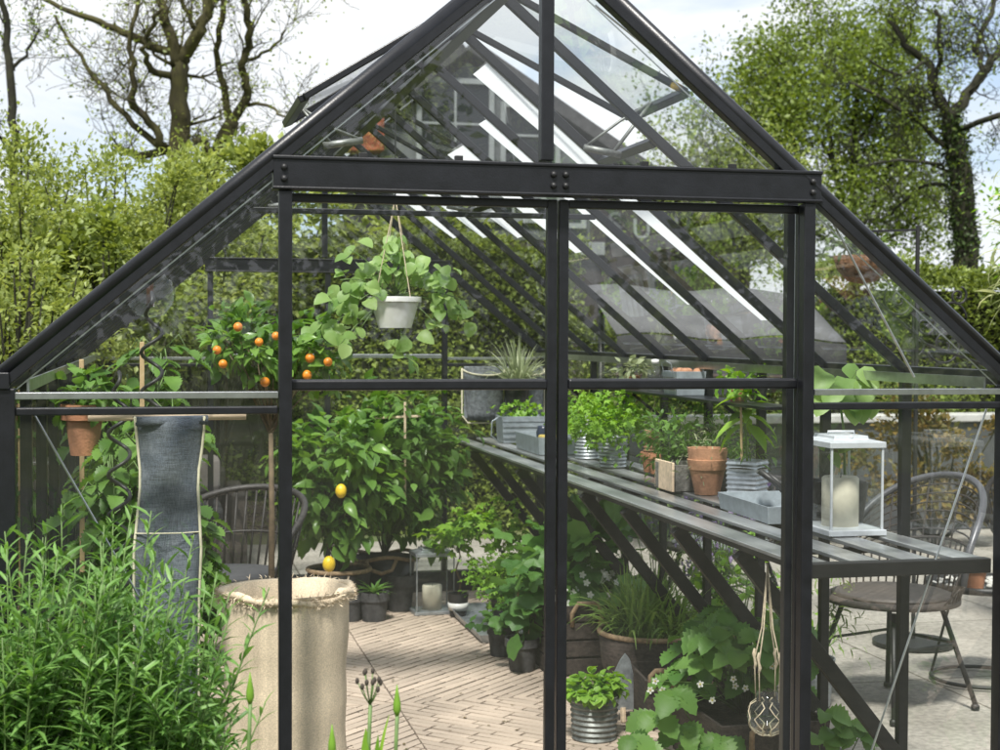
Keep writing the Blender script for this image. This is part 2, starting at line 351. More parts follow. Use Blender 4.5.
m1=N.new('ShaderNodeMix'); m1.data_type='RGBA'; m1.blend_type='MULTIPLY'; m1.inputs[0].default_value=1; Lk.new(src,m1.inputs[6]); Lk.new(mr.outputs[0],m1.inputs[7]); Lk.new(m1.outputs[2],b.inputs['Base Color'])
mb.build('brick_floor',PAV,None,loc=(0,0,0))['kind']='structure'
# ------------------------------------------------------------------ greenhouse
GH=thing('greenhouse','black metal framed glass greenhouse with pitched roof and double sliding doors','greenhouse',(0,0,0))
def gh(name,f,m=FRAME,bevel=.003,parent=None): 
    mb=MB(); f(mb); return mb.build(name,m,parent or GH,bevel=bevel)
def pane(pts,m=GLASS,name='glass_pane',parent=None): return MB().add(pts,[tuple(range(len(pts)))]).build(name,m,parent or GH)
X1,X2,X3=.655,1.342,2.03; ZB=1.98; ZB0=1.907
# plinth
def f(mb):
    mb.box(-.03,W+.03,-.03,.03,.0,.045); mb.box(-.03,W+.03,L_-.03,L_+.03,0,.13); mb.box(-.03,.03,.031,L_-.031,0,.13); mb.box(W-.03,W+.03,.031,L_-.031,0,.13)
gh('base_plinth',f)
for x in (0,W):
    for y in (0,L_):
        gh('corner_post',lambda mb: mb.box(x-.022,x+.022,y-.022,y+.022,.045 if y==0 else .13,ZE-.02))
# eave gutters
for x,s in ((0,-1),(W,1)):
    def f(mb):
        mb.box(min(x-.01*s,x+.028*s),max(x-.01*s,x+.028*s),-.03,L_+.03,ZE-.022,ZE+.018); mb.box(min(x+.028*s,x+.075*s),max(x+.028*s,x+.075*s),-.03,L_+.03,ZE-.02,ZE-.012)
        mb.box(min(x+.075*s,x+.08*s),max(x+.075*s,x+.08*s),-.03,L_+.03,ZE-.02,ZE+.015)
    gh('eave_gutter',f)
    xi=x-.045*s
    gh('eave_plate',lambda mb: mb.box(min(xi,xi-.006*s),max(xi,xi-.006*s),.03,L_-.03,ZE-.03,ZE+.0),ALU,0)
gh('ridge_beam',lambda mb: mb.box(W/2-.022,W/2+.022,-.03,L_+.03,ZR-.035,ZR+.02))
# rafters
for i in range(NB+1):
    y=i*BAY
    for s in (-1,1):
        big=i in(0,NB)
        a=(W/2+s*.02,y,ZR-.005); b_=(W/2+s*(W/2+(.03 if big else .0)),y,ZE-(.02 if big else 0))
        w,h=(.040,.040) if big else (.022,.03)
        r=gh('rafter',lambda mb: mb.bar(a,b_,w,h,up=(s*.64,0,.77)),bevel=.003)
        if i==0:   # round cap profile and pale seal line of the front rafter
            n=Vector((s*.643,0,.766)); t=MB().tube([Vector(a)+n*.012+Vector((0,-.004,0)),Vector(b_)+n*.012+Vector((0,-.004,0))],.019,12).build('rafter_cap',FRAME,r,smooth=True)
            m_=Vector((0,.012,0)); MB().bar(Vector(a)-n*.036+m_,Vector(b_)-n*.036+m_,.003,.003,up=n).build('seal_strip',ALU,r)
# side wall posts and panes
for s,x in ((0,0),(1,W)):
    for i in range(1,NB):
        gh('wall_post',lambda mb: mb.box(x-.016,x+.016,i*BAY-.014,i*BAY+.014,.13,ZE-.022),bevel=.002)
    for i in range(NB):
        pane([(x,i*BAY+.02,.13),(x,(i+1)*BAY-.02,.13),(x,(i+1)*BAY-.02,ZE-.03),(x,i*BAY+.02,ZE-.03)])
# roof panes with four vents
VENT={(-1,0):8,(-1,4):9,(1,0):14,(1,4):12}
VL=.63; ang0=math.atan2(ZR-ZE,W/2)
for s in (-1,1):
    for i in range(NB):
        y0,y1=i*BAY+.016,(i+1)*BAY-.016
        def RP(d,y,lift=0): 
            return (W/2+s*(math.cos(ang0)*d)+s*lift*math.sin(ang0),y,ZR-math.sin(ang0)*d+lift*math.cos(ang0))
        D=math.hypot(W/2,ZR-ZE); key=(s,i-1) if (s,i-1) in VENT else None
        pane([RP(VL+.02 if key else .02,y0,.012),RP(D,y0,.012),RP(D,y1,.012),RP(VL+.02 if key else .02,y1,.012)],GLASSR)
        if key:
            gh('vent_bar',lambda mb: mb.bar(RP(VL+.01,y0,0),RP(VL+.01,y1,0),.03,.022,up=(s*.64,0,.77)))
            a=ang0-math.radians(VENT[key])
            def VP(d,y): return (W/2+s*(math.cos(a)*d+.02),y,ZR+.015-math.sin(a)*d)
            v=gh('roof_vent',lambda mb:(mb.bar(VP(0,y0-.012),VP(VL,y0-.012),.02,.02,up=(s*.4,0,.9)),mb.bar(VP(0,y1+.012),VP(VL,y1+.012),.02,.02,up=(s*.4,0,.9)),mb.bar(VP(VL,y0-.002),VP(VL,y1+.002),.03,.022,up=(s*.4,0,.9)),mb.bar(VP(.0,y0-.002),VP(.0,y1+.002),.02,.02,up=(s*.4,0,.9))))
            pane([VP(.01,y0),VP(VL-.01,y0),VP(VL-.01,y1),VP(.01,y1)],GLASSR,'vent_pane',v)
            ym=(y0+y1)/2; c=RP(VL,ym,-.02); e=VP(VL-.02,ym)
            MB().tube([c,(c[0]-s*.12,ym,c[2]+.02),],.011,8).tube([(c[0]-s*.03,ym,c[2]+.0),e],.006,6).tube([(c[0]-s*.12,ym,c[2]+.02),(e[0]-s*.10,ym,e[2]-.06),e],.005,6).build('vent_arm',ZINCD,v,smooth=True)
# white strips added to imitate sky glare, under the right slope beside the rafters
SH,SN,SK,b=newmat('sky_glare_white'); b.inputs['Base Color'].default_value=(.9,.91,.92,1); b.inputs['Roughness'].default_value=.8
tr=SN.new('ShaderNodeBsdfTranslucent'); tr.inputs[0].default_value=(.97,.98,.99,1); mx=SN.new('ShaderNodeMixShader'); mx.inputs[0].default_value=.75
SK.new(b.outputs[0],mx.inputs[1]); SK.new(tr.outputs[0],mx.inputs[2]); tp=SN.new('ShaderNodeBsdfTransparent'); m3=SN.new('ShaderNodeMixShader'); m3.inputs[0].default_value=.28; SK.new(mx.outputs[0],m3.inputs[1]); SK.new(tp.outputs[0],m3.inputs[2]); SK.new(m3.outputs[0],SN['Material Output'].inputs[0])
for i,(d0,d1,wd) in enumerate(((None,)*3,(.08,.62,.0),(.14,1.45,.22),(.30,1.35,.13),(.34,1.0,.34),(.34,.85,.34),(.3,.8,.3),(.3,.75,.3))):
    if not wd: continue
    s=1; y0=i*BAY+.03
    MB().add([RP(d0,y0,-.004),RP(d1,y0,-.004),RP(d1,y0+wd*.3,-.004),RP(d0,y0+wd,-.004)],[(0,1,2,3)]).build('sky_glare_strip',SH,GH,solid=.002)
# gables
def gable(y,o):
    """y position, o = outward direction"""
    yf=y+o*.012
    bm=gh('gable_beam',lambda mb:(mb.box(X1-.03,X3+.03,y-.022,y+.022,ZB0,ZB),mb.box(X1-.032,X3+.032,y-.027,y+.027,ZB-.004,ZB+.006),mb.box(X1-.032,X3+.032,y-.026,y+.026,ZB0-.004,ZB0+.004)))
    for bx in (X1-.004,X3+.004,X2-.014,X2+.018):
        for bz in (ZB0+.022,ZB0+.05): MB().ball((bx,y+o*.024,bz),.0085,1,10).build('bolt',IRON,bm,smooth=True)
    gh('gable_mullion',lambda mb: mb.box(X2-.045,X2-.012,y-.018,y+.018,ZB+.012,zroof(X2)-.03))
    for x in (X1,X3): gh('gable_post',lambda mb: mb.box(x-.016,x+.016,y-.018,y+.018,.05,ZB0-.006))
    for cx in (X1+.18,X1+.42,X2+.22,X2+.46): MB().box(cx,cx+.02,y+o*.012-.008,y+o*.012+.008,ZB+.006,ZB+.018).build('glazing_clip',IRON,bm,bevel=.001)
    xm=X2-.028
    pane([(X1+.02,y,ZB+.01),(xm-.016,y,ZB+.01),(xm-.016,y,zroof(xm)-.02),])
    pane([(xm+.016,y,ZB+.01),(X3-.0,y,ZB+.01),(xm+.016,y,zroof(xm)-.02)])
    for xa,xb in ((.02,X1-.018),(X3+.018,W-.02)):
        q=gh('side_rail',lambda mb: mb.box(xa,xb,y-.012,y+.012,ZE-.085,ZE-.066),FRAME)
        gh('silver_rail',lambda mb: mb.box(xa,xb,y+o*.004-.012,y+o*.004+.012,ZE-.046,ZE-.030),ALU,.001)
        pane([(xa,y,.05),(xb,y,.05),(xb,y,ZE-.048),(xa,y,ZE-.048)])
        if xa<1: pts=[(xa,y,ZE-.03),(xb,y,ZE-.03),(xb,y,zroof(xb)-.025),(xa,y,zroof(xa)-.01)]
        else: pts=[(xa,y,ZE-.03),(xb,y,ZE-.03),(xb,y,zroof(xb)-.01),(xa,y,zroof(xa)-.025)]
        pane(pts)
def doors(y,o):
    yd=y-o*.038
    for xa,xb,hx in ((X1-.012,X2+.010,X2-.03),(X2+.015,X3+.012,X2+.03)):
        d=gh('door',lambda mb:(mb.box(xa,xa+.026,yd-.012,yd+.012,.05,ZB0-.008),mb.box(xb-.026,xb,yd-.012,yd+.012,.05,ZB0-.008),
           mb.box(xa+.026,xb-.026,yd-.012,yd+.012,ZB0-.03,ZB0-.008),mb.box(xa+.026,xb-.026,yd-.012,yd+.012,.05,.09)))
        MB().box(xa+.026,xb-.026,yd-.016,yd+.016,ZE-.03,ZE-.002).build('door_rail',FRAME,d,bevel=.006)
        MB().add([(xa+.02,yd,.08),(xb-.02,yd,.08),(xb-.02,yd,ZE-.02),(xa+.02,yd,ZE-.02)],[(0,1,2,3)]).build('glass_pane',GLASS,d)
        MB().add([(xa+.02,yd,ZE-.01),(xb-.02,yd,ZE-.01),(xb-.02,yd,ZB0-.02),(xa+.02,yd,ZB0-.02)],[(0,1,2,3)]).build('glass_pane',GLASS,d)
gable(0,-1); doors(0,-1)
gable(L_,1)
for x in (X2-.01,): gh('gable_post',lambda mb: mb.box(x-.016,x+.016,L_-.018,L_+.018,.13,ZB0-.006))
gh('cross_rail',lambda mb:(mb.box(X1+.018,X2-.027,L_-.012,L_+.012,ZE-.035,ZE-.012),mb.box(X2+.007,X3-.018,L_-.012,L_+.012,ZE-.035,ZE-.012)),ALU)
gh('cross_rail',lambda mb:(mb.box(.022,X1-.018,L_-.012,L_+.012,.80,.818)),ALU)
for xa,xb in ((X1+.018,X2-.02),(X2+.01,X3-.018)):
    pane([(xa,L_,.13),(xb,L_,.13),(xb,L_,ZE-.035),(xa,L_,ZE-.035)]); pane([(xa,L_,ZE-.012),(xb,L_,ZE-.012),(xb,L_,ZB0),(xa,L_,ZB0)])
# inner post beside the right door and the slim rod next to it
gh('inner_post',lambda mb: mb.box(X3-.004,X3+.027,.12,.15,.0,1.99))
gh('rod',lambda mb: mb.tube([(X3+.001,.075,.0),(X3+.001,.075,1.9)],.0035,6),ALU,0)
# tie bar with hangers across the roof, part way back
gh('tie_bar',lambda mb:(mb.bar((.66,3*BAY,1.99),(1.95,3*BAY,1.99),.016,.02)),FRAME)
# bracing wires
for a,b_ in (((.05,.07,1.37),(.36,.07,.80)),((W-.02,.06,1.36),(2.22,.06,.30)),((1.45,.03,2.40),(2.02,.03,1.99)),((2.05,.03,1.97),(2.36,.03,1.44)),((2.02,4.9,.93),(1.86,4.9,.55))):
    gh('brace_wire',lambda mb: mb.tube([a,b_],.003,6),ALU,0)
# ------------------------------------------------------------------ potting bench
BN=thing('potting_bench','long slatted grey metal potting bench running along the right glass wall','bench',(2.33,2.6,0))
BZ=.932
for k in range(4):
    x0=2.056+k*.1565
    MB().box(x0,x0+.086,.09,L_-.06,BZ-.012,BZ).build('slat',SLAT,BN,bevel=.002)
    if k<3: MB().box(x0+.089,x0+.1535,.09,L_-.06,BZ-.034,BZ-.020).build('lower_slat',BRAC,BN,bevel=.002)
for ya,yb in ((.05,.085),(L_-.05,L_-.03)): MB().box(2.06,2.612,ya,yb,BZ-.038,BZ+.003).build('end_rail',BRAC,BN,bevel=.003)
MB().box(2.056,2.072,.086,L_-.051,BZ-.026,BZ-.008).build('front_rail',BRAC,BN,bevel=.002)
for i in range(1,NB):
    y=i*BAY
    MB().box(2.075,2.59,y-.012,y+.012,BZ-.052,BZ-.036).build('cross_bar',BRAC,BN)
    MB().bar((2.075,y,BZ-.04),(W-.025,y,.25),.036,.046,up=(.7,0,.7)).build('bracket',BRAC,BN,bevel=.002)
# ================================================================== things inside and in front
def xyz(p): return (p[0],p[1],p[2])
UP=np.array([0,0,1.])
# --- narrow-leaved shrub in front, left
def stem_shrub():
    t=thing('shrub','dense green narrow-leaved shrub filling the lower left corner in front of the glass','shrub',(.02,-.30,-.005))
    P=[];A=[];N=[];S=[]; mb=MB()
    for k in range(215):
        bx=RG.uniform(-.46,.45); by=RG.uniform(-.50,-.10); 
        top=1.10-.9*max(0,abs(bx-.08)-.16)**1.2+RG.uniform(-.27,.07); 
        lean=np.array([bx*.25+RG.uniform(-.09,.09),RG.uniform(-.08,.05),0]); h=max(.35,top)
        p0=np.array([bx*.8,by,0.]); pts=[]
        for i in range(9):
            s=i/8; pts.append(p0+np.array([0,0,h*s])+lean*s**1.6*1.1+np.array([math.sin(s*5+k)*.008,0,0]))
        mb.tube(pts,[.0035*(1-.6*i/8) for i in range(9)],5)
        nl=int(h*62)
        for j in range(nl):
            s=.12+.88*(j/nl); q=pts[0]+(pts[-1]-pts[0])*0; i=min(7,int(s*8)); fr=s*8-i; q=pts[i]*(1-fr)+pts[i+1]*fr
            a=j*2.4+k; up_=.35+.9*s**3
            A.append([math.cos(a),math.sin(a),up_+RG.normal()*.25]); P.append(q); N.append([0,0,1]); S.append(RG.uniform(.05,.09)*(1-.35*s**6))
        # side shoots
        for j in range(4):
            s=RG.uniform(.35,.85); i=int(s*8); q=pts[i]; a=RG.uniform(0,6.28); d=np.array([math.cos(a)*.6,math.sin(a)*.6,.8]); Ls=RG.uniform(.08,.17)
            mb.tube([q,q+d*Ls],[.002,.001],4)
            for m_ in range(11):
                u=m_/11; P.append(q+d*Ls*u); aa=m_*2.4; A.append([math.cos(aa)+d[0]*.6,math.sin(aa)+d[1]*.6,.5+u*.8]); N.append([0,0,1]); S.append(RG.uniform(.04,.07))
    mb.build('stem',STEM,t,smooth=True)
    scatter('foliage',L_FRONT,t,'narrow',P,A,np.array(N)+RG.normal(size=(len(N),3))*.3,np.array(S))
stem_shrub()
# --- flower stalks in front
def allium(u,v0,zt,label,kind,y=-.75):
    p=at(u,v0,y=y); t=thing('allium_stalk',label,'flower stalk',(p.x,y,-.004),'flower stalks in front of the doors')
    top=Vector((p.x+.004,y,p.z)); base=Vector((p.x+.012,y+.02,0))
    pts=[base.lerp(top,i/8)+Vector((.006*math.sin(i*.8),0,0)) for i in range(9)]
    MB().tube(pts,[.005]*5+[.0045,.004,.004,.004],7).build('stem',STEM,t,smooth=True)
    if kind=='bud':
        MB().lathe(xyz(top),[(.003,-.01),(.008,.005),(.0075,.018),(.004,.036),(.0008,.055)],10).build('bud',L_BRI,t,smooth=True)
    else:
        for k in range(11):
            a=k*2.4; e=top+Vector((math.cos(a)*.03*(.3+.7*(k/11)),math.sin(a)*.03,.035+.03*random.random()))
            MB().tube([top,top.lerp(e,.5)+Vector((0,0,-.004)),e],[.0014,.0012,.0012],5).build('flower_stalk',STEM,t,smooth=True)
            MB().ball(e,.0042,1.6,8).build('seed_head',mat('seed',(.05,.04,.03),.8),t,smooth=True)
        mb=MB(); blades(mb,(top.x-.006,y,top.z-.12),4,.09,.02,.35,.25); mb.build('leaf',L_BRI,t)
allium(248,700,0,'single green flower bud on a stalk in front of the burlap sack','bud')
allium(368,705,0,'spent flower head with dark seed heads on a green stalk before the doors','head')
allium(395,712,0,'slim green bud on a stalk just right of the seed head stalk','bud')
allium(330,752,0,'short green bud at the bottom edge beside the black door post','bud')
# --- burlap sack
t=thing('sack','tall open beige burlap sack with a rolled rim standing inside the left glass door','sack',(.685,.34,.012))
H=.85; pr=[]
for i in range(24):
    s=i/23; pr.append((.170+.004*math.sin(s*7)-.010*(1-s)+.002*math.sin(s*31),H*s))
pr=pr+[(.178,H+.006),(.16,H+.004),(.155,H-.06),(.15,H-.25),(.001,H-.27)]
def burlap():
    m=mat('burlap',(.68,.555,.405),.95,0,.08,6,0,1)
    N=m.node_tree.nodes;Lk=m.node_tree.links;b=N['Principled BSDF']; tc=N.new('ShaderNodeTexCoord'); src=b.inputs['Base Color'].links[0].from_socket
    h=[]
    for ax in ('X','Z'):
        wv=N.new('ShaderNodeTexWave'); wv.bands_direction=ax; wv.inputs['Scale'].default_value=160; wv.inputs['Distortion'].default_value=1.5; wv.inputs['Detail'].default_value=3; Lk.new(tc.outputs['Object'],wv.inputs['Vector']); h.append(wv)
    ad=N.new('ShaderNodeMath'); Lk.new(h[0].outputs[1],ad.inputs[0]); Lk.new(h[1].outputs[1],ad.inputs[1])
    nz=N.new('ShaderNodeTexNoise'); nz.inputs['Scale'].default_value=1; nz.inputs['Detail'].default_value=5; mp=N.new('ShaderNodeMapping'); mp.inputs['Scale'].default_value=(300,300,300); Lk.new(tc.outputs['Object'],mp.inputs[0]); Lk.new(mp.outputs[0],nz.inputs['Vector'])
    mr=N.new('ShaderNodeMapRange'); mr.inputs[1].default_value=.3; mr.inputs[2].default_value=.7; mr.inputs[3].default_value=.74; mr.inputs[4].default_value=1.2; Lk.new(nz.outputs[0],mr.inputs[0])
    n9=N.new('ShaderNodeTexNoise'); n9.inputs['Scale'].default_value=1; n9.inputs['Detail'].default_value=4; m9=N.new('ShaderNodeMapping'); m9.inputs['Scale'].default_value=(34,34,2.2); Lk.new(tc.outputs['Object'],m9.inputs[0]); Lk.new(m9.outputs[0],n9.inputs['Vector'])
    r9=N.new('ShaderNodeMapRange'); r9.inputs[1].default_value=.3; r9.inputs[2].default_value=.7; r9.inputs[3].default_value=.84; r9.inputs[4].default_value=1.1; Lk.new(n9.outputs[0],r9.inputs[0])
    x9=N.new('ShaderNodeMix'); x9.data_type='RGBA'; x9.blend_type='MULTIPLY'; x9.inputs[0].default_value=1; Lk.new(src,x9.inputs[6]); Lk.new(r9.outputs[0],x9.inputs[7]); src=x9.outputs[2]
    mm=N.new('ShaderNodeMix'); mm.data_type='RGBA'; mm.blend_type='MULTIPLY'; mm.inputs[0].default_value=1; Lk.new(src,mm.inputs[6]); Lk.new(mr.outputs[0],mm.inputs[7]); Lk.new(mm.outputs[2],b.inputs['Base Color'])
    bp=N.new('ShaderNodeBump'); bp.inputs['Strength'].default_value=.15; bp.inputs['Distance'].default_value=.002; Lk.new(ad.outputs[0],bp.inputs['Height']); Lk.new(bp.outputs[0],b.inputs['Normal'])
    return m
BUR=burlap()
MB().lathe((.685,.34,.012),pr,72,1,.95,wob=.0035,seed=3).build('sack_body',BUR,t,smooth=True)
rim=[]
for k in range(90):
    a=2*PI*k/90; r=.174+.003*math.sin(3*a+1)+.0015*math.sin(11*a); 
    rim.append((.685+r*math.cos(a),.34+r*.95*math.sin(a),.012+H-.004+.008*math.sin(2*a+.6)+.003*math.sin(7*a)))
MB().tube(rim,[.0095+.0015*math.sin(k*.7)+.001*math.sin(k*2.3) for k in range(90)],9,closed=True).build('rolled_rim',BUR,t,smooth=True)
fa=RG.uniform(0,6.28,900); scatter('frayed_edge',BUR,t,'narrow',np.stack([.685+.18*np.cos(fa),.34+.171*np.sin(fa),.012+H+RG.uniform(-.022,.01,900)],1),np.stack([np.cos(fa),np.sin(fa),RG.normal(size=900)*.8],1)+RG.normal(size=(900,3))*.7,RG.normal(size=(900,3)),RG.uniform(.008,.02,900))
MB().tube([(.80,.235,.85),(.82,.24,.87),(.85,.27,.862),(.84,.33,.85)],[.008,.012,.012,.006],8).build('rim_knot',BUR,t,smooth=True)
# --- denim runner on a dowel, with its two hooks
t=thing('fabric_runner','long greyish blue denim fabric strip hanging from a pale wooden dowel','fabric runner',(.37,.16,.2))
DEN=mat('denim',(.035,.048,.075),.9,0,.12,6,.5,400,col2=(.17,.19,.21))
N=DEN.node_tree.nodes;Lk=DEN.node_tree.links;b=N['Principled BSDF']; src=b.inputs['Base Color'].links[0].from_socket
tc=N.new('ShaderNodeTexCoord'); hs=[]
for sc_ in ((700,700,30),(30,30,800)):
    mp=N.new('ShaderNodeMapping'); mp.inputs['Scale'].default_value=sc_; nz=N.new('ShaderNodeTexNoise'); nz.inputs['Scale'].default_value=1; Lk.new(tc.outputs['Object'],mp.inputs[0]); Lk.new(mp.outputs[0],nz.inputs['Vector']); hs.append(nz)
ad=N.new('ShaderNodeMath'); Lk.new(hs[0].outputs[0],ad.inputs[0]); Lk.new(hs[1].outputs[0],ad.inputs[1])
mr=N.new('ShaderNodeMapRange'); mr.inputs[1].default_value=.75; mr.inputs[2].default_value=1.25; mr.inputs[3].default_value=.5; mr.inputs[4].default_value=1.6; Lk.new(ad.outputs[0],mr.inputs[0])
mm=N.new('ShaderNodeMix'); mm.data_type='RGBA'; mm.blend_type='MULTIPLY'; mm.inputs[0].default_value=1; Lk.new(src,mm.inputs[6]); Lk.new(mr.outputs[0],mm.inputs[7]); Lk.new(mm.outputs[2],b.inputs['Base Color'])
prof=[(417,135,204),(430,136,204),(450,138,202),(470,140,199),(490,140,198),(510,138,199),(530,136,200),(550,134,201),(575,134,200),(600,134,199),(640,133,199),(690,133,199),(745,133,199)]
vs=[];fs=[];nc=13; el=[];er=[]
for j,(v,ua,ub) in enumerate(prof):
    a=at(ua,v,y=.16); c=at(ub,v,y=.16)
    for i in range(nc):
        s=i/(nc-1); vs.append((a.x+(c.x-a.x)*s,.16-.014*(j==0)+.010*math.sin(s*6.5+j*.7)-.02*math.sin(PI*s)*min(1,j/4)*.6,a.z))
    el.append(vs[-nc]); er.append(vs[-1])
for j in range(len(prof)-1):
    for i in range(nc-1): k=j*nc+i; fs.append((k,k+1,k+nc+1,k+nc))
MB().add(vs,fs).build('cloth',DEN,t,solid=.0015,smooth=True)
SEL=mat('cream_edging',(.62,.58,.42),.9,0,.08,40)
for e in (el,er): MB().tube(e,.0038,6).build('edging',SEL,t,smooth=True)
d0=at(88,417,y=.175); d1=at(246,415.5,y=.175)
MB().tube([d0,d1],.011,12).build('dowel',PALEW,t,smooth=True)
dl=d0.lerp(d1,.3); dr=d0.lerp(d1,.745)
MB().tube([(dl.x-.002,.175-.012,dl.z-.012),(dr.x+.004,.175-.012,dr.z-.010)],.013,12).build('cloth_sleeve',DEN,t,smooth=True)
hz=at(167,532,y=.16); MB().tube([(hz.x-.078,.147,hz.z),(hz.x-.02,.128,hz.z+.001),(hz.x+.03,.133,hz.z),(hz.x+.083,.152,hz.z)],.0016,5).build('hem_seam',SEL,t)
for u in (131,205):
    p=at(u,417,y=.175); z1=at(u,396,y=.175).z
    MB().tube([(p.x,.175,p.z-.012),(p.x+.006,.165,p.z),(p.x,.175,p.z+.012),(p.x,.175,z1),(p.x,.15,z1+.006),(p.x,.02,z1+.008)],.0022,6).build('hook',IRON,t,smooth=True)
# --- tomato plants, left, with spiral stakes
def tomato(c,h,rad,label,n,seed=0):
    t=thing('tomato_plant',label,'tomato plant',(c[0],c[1],.012),'tomato plants along the left wall')
    pot(t,(c[0],c[1],.012),.14,.11,.24,BLACKP)
    mb=MB(); P=[];A=[];N=[];S=[]
    for k in range(4):
        a=k*1.7; pts=[Vector((c[0]+.02*math.cos(a)+rad*.35*math.cos(a)*s/8,c[1]+rad*.35*math.sin(a)*s/8,.2+(h-.2)*s/8*(1-.06*k))) for s in range(9)]
        mb.tube(pts,[.007-.0005*s for s in range(9)],6)
        for j in range(n):
            s=random.random()**.8; i=min(7,int(s*8)); q=pts[i].lerp(pts[i+1],s*8-i); b_=random.uniform(0,2*PI); Lb=rad*random.uniform(.5,1.15)*(1-.35*s)
            d=Vector((math.cos(b_),math.sin(b_),.1)); pe=q+d*Lb+Vector((0,0,-.35*Lb)); pm=q+d*Lb*.55+Vector((0,0,.06))
            mb.tube([q,pm,pe],[.003,.0025,.001],4)
            for m_ in range(7):
                u=.25+.75*m_/6; p=(q*(1-u)*(1-u)+pm*2*u*(1-u)+pe*u*u); sd=1 if m_%2 else -1
                dd=d+Vector((-d.y,d.x,0))*sd*(1.1 if m_<6 else 0)+Vector((0,0,-.45)); P.append(p);A.append(dd);N.append([random.uniform(-.3,.3),random.uniform(-.3,.3),1]);S.append(random.uniform(.045,.078)*(1.2 if m_==6 else 1))
    mb.build('stem',STEM,t,smooth=True); scatter('foliage',L_TOM,t,'serr',P,A,N,np.array(S)); return t
tomato((.30,.95),1.30,.22,'tall tomato plant with drooping leaves behind the left end of the fabric runner',38)
tomato((.26,1.75),1.48,.24,'taller tomato plant climbing beside the wooden stakes at the left wall',34)
tomato((.42,.80),1.10,.085,'low tomato plant showing right of the fabric runner beside the sack',20)
def spiral(x,y,z1,turns,lab):
    t=MB().tube([(x+.028*math.cos(2*PI*turns*i/160)*(1 if i<150 else (160-i)/10),y+.028*math.sin(2*PI*turns*i/160),.05+(z1-.05)*i/160) for i in range(161)],.0052,7)
    o=t.build('spiral_stake',IRON,None,loc=(x,y,.05),smooth=True); tag(o,lab,'plant stake','black spiral plant stakes')
spiral(.335,.42,1.66,15,'black spiral metal stake rising highest above the tomato plants')
spiral(.252,.32,1.45,13,'shorter black spiral metal stake just left of the tallest one')
for x,y,z1,lab in ((.30,1.62,1.52,'slim bamboo stake with a square top behind the black spiral stakes'),(.10,1.60,1.46,'bamboo stake at the left wall above the terracotta wall pot'),(.86,2.62,1.40,'rough brown wooden stake under the orange tree')):
    o=MB().box(x-.008,x+.008,y-.008,y+.008,.02,z1).build('wooden_stake',BAMBOO,None,bevel=.002); tag(o,lab,'plant stake','wooden plant stakes')
# --- terracotta pots at the left wall
p=at(84,455,y=1.05); t=thing('terracotta_pot','terracotta pot hung on the left wall with green leaves spilling over its rim','plant pot',xyz(p))
pot(t,(p.x,p.y,p.z),.062,.04,.155,TERRA,rim=.006,rimh=.3)
bush('',L_TOM,t,(p.x,p.y,p.z+.17),(.09,.08,.06),90,.055,'serr',10,stems=STEM,base=(p.x,p.y,p.z+.12))
MB().tube([(p.x-.06,p.y,p.z+.11),(p.x-.08,p.y,p.z+.14),(.02,p.y,p.z+.14)],.003,6).build('wall_hook',IRON,t)
# glass cloche lamp
p=at(150,292,y=1.3); t=thing('glass_globe','clear glass globe hanging on a thin wire from the left roof slope','glass globe',xyz(p))
MB().lathe(xyz(p),[(.001,-.085),(.045,-.075),(.075,-.035),(.08,0),(.07,.035),(.045,.06),(.022,.07),(.018,.085)],24).build('globe',GLASS2,t,smooth=True)
MB().tube([(p.x,p.y,p.z-.045),(p.x,p.y,p.z+.09)],.012,10).build('lamp_holder',mat('copper_brown',(.12,.05,.035),.5,.5),t,smooth=True)
MB().tube([(p.x,p.y,p.z+.085),(p.x,p.y,min(zroof(p.x),p.z+.6)-.02)],.0022,6).build('wire',IRON,t)
# --- orange tree
def citrus_fruit(t,pts,r,m,name,sq=1):
    for (u,v,y) in pts:
        q=at(u,v,y=y); o=MB().ball(q,r*random.uniform(.9,1.1),sq,14).build(name,m,t,smooth=True)
t=thing('orange_tree','small orange tree with dark glossy leaves and small oranges at the left','orange tree',(.80,2.45,.012))
bush('',L_CIT,t,(.705,2.5,1.50),(.15,.14,.12),420,.062,'oval',16,.30,stems=STEMB,base=(.80,2.45,1.15),droop=.0)
o,_=bush('',L_CIT,t,(.97,2.5,1.46),(.13,.14,.14),230,.066,'oval',12,.30,stems=STEMB,base=(.80,2.45,1.15),droop=.1)
MB().tube([(.80,2.45,.2),(.805,2.45,.8),(.80,2.45,1.2)],[.014,.012,.009],8).build('trunk',STEMB,t,smooth=True)
pot(t,(.80,2.45,.012),.16,.12,.26,GREYP)
citrus_fruit(t,[(238,327,2.30),(259,342,2.3),(217,350,2.32),(223,364,2.3),(276,336,2.3),(265,382,2.35),(310,358,2.3),(328,362,2.3),(307,375,2.32)],.0185,ORANGE,'orange')
# --- lemon tree
t=thing('lemon_tree','lemon tree with large dark leaves and yellow lemons just right of the black door post','lemon tree',(1.32,4.50,.012))
bush('',L_CIT,t,(1.31,4.40,.76),(.25,.24,.30),1000,.10,'oval',24,.26,stems=STEMB,base=(1.32,4.5,.26),droop=.35)
MB().tube([(1.32,4.5,.2),(1.31,4.5,.55)],[.014,.01],8).build('trunk',STEMB,t,smooth=True)
MB().lathe((1.32,4.5,.012),[(.13,0),(.16,.12),(.175,.25),(.165,.25),(.15,.2),(.001,.2)],28,wob=.01).build('basket',mat('basket_black',(.02,.018,.016),.9,0,.3,40,.8,150),t,smooth=True)
MB().tube([(1.32+.17*math.cos(a),4.5+.17*math.sin(a),.265) for a in [k*PI/16 for k in range(32)]],.012,8,closed=True).build('rope_rim',ROPE,t,smooth=True)
citrus_fruit(t,[(341,491,4.10),(329,564,4.12)],.031,LEMON,'lemon',1.25)
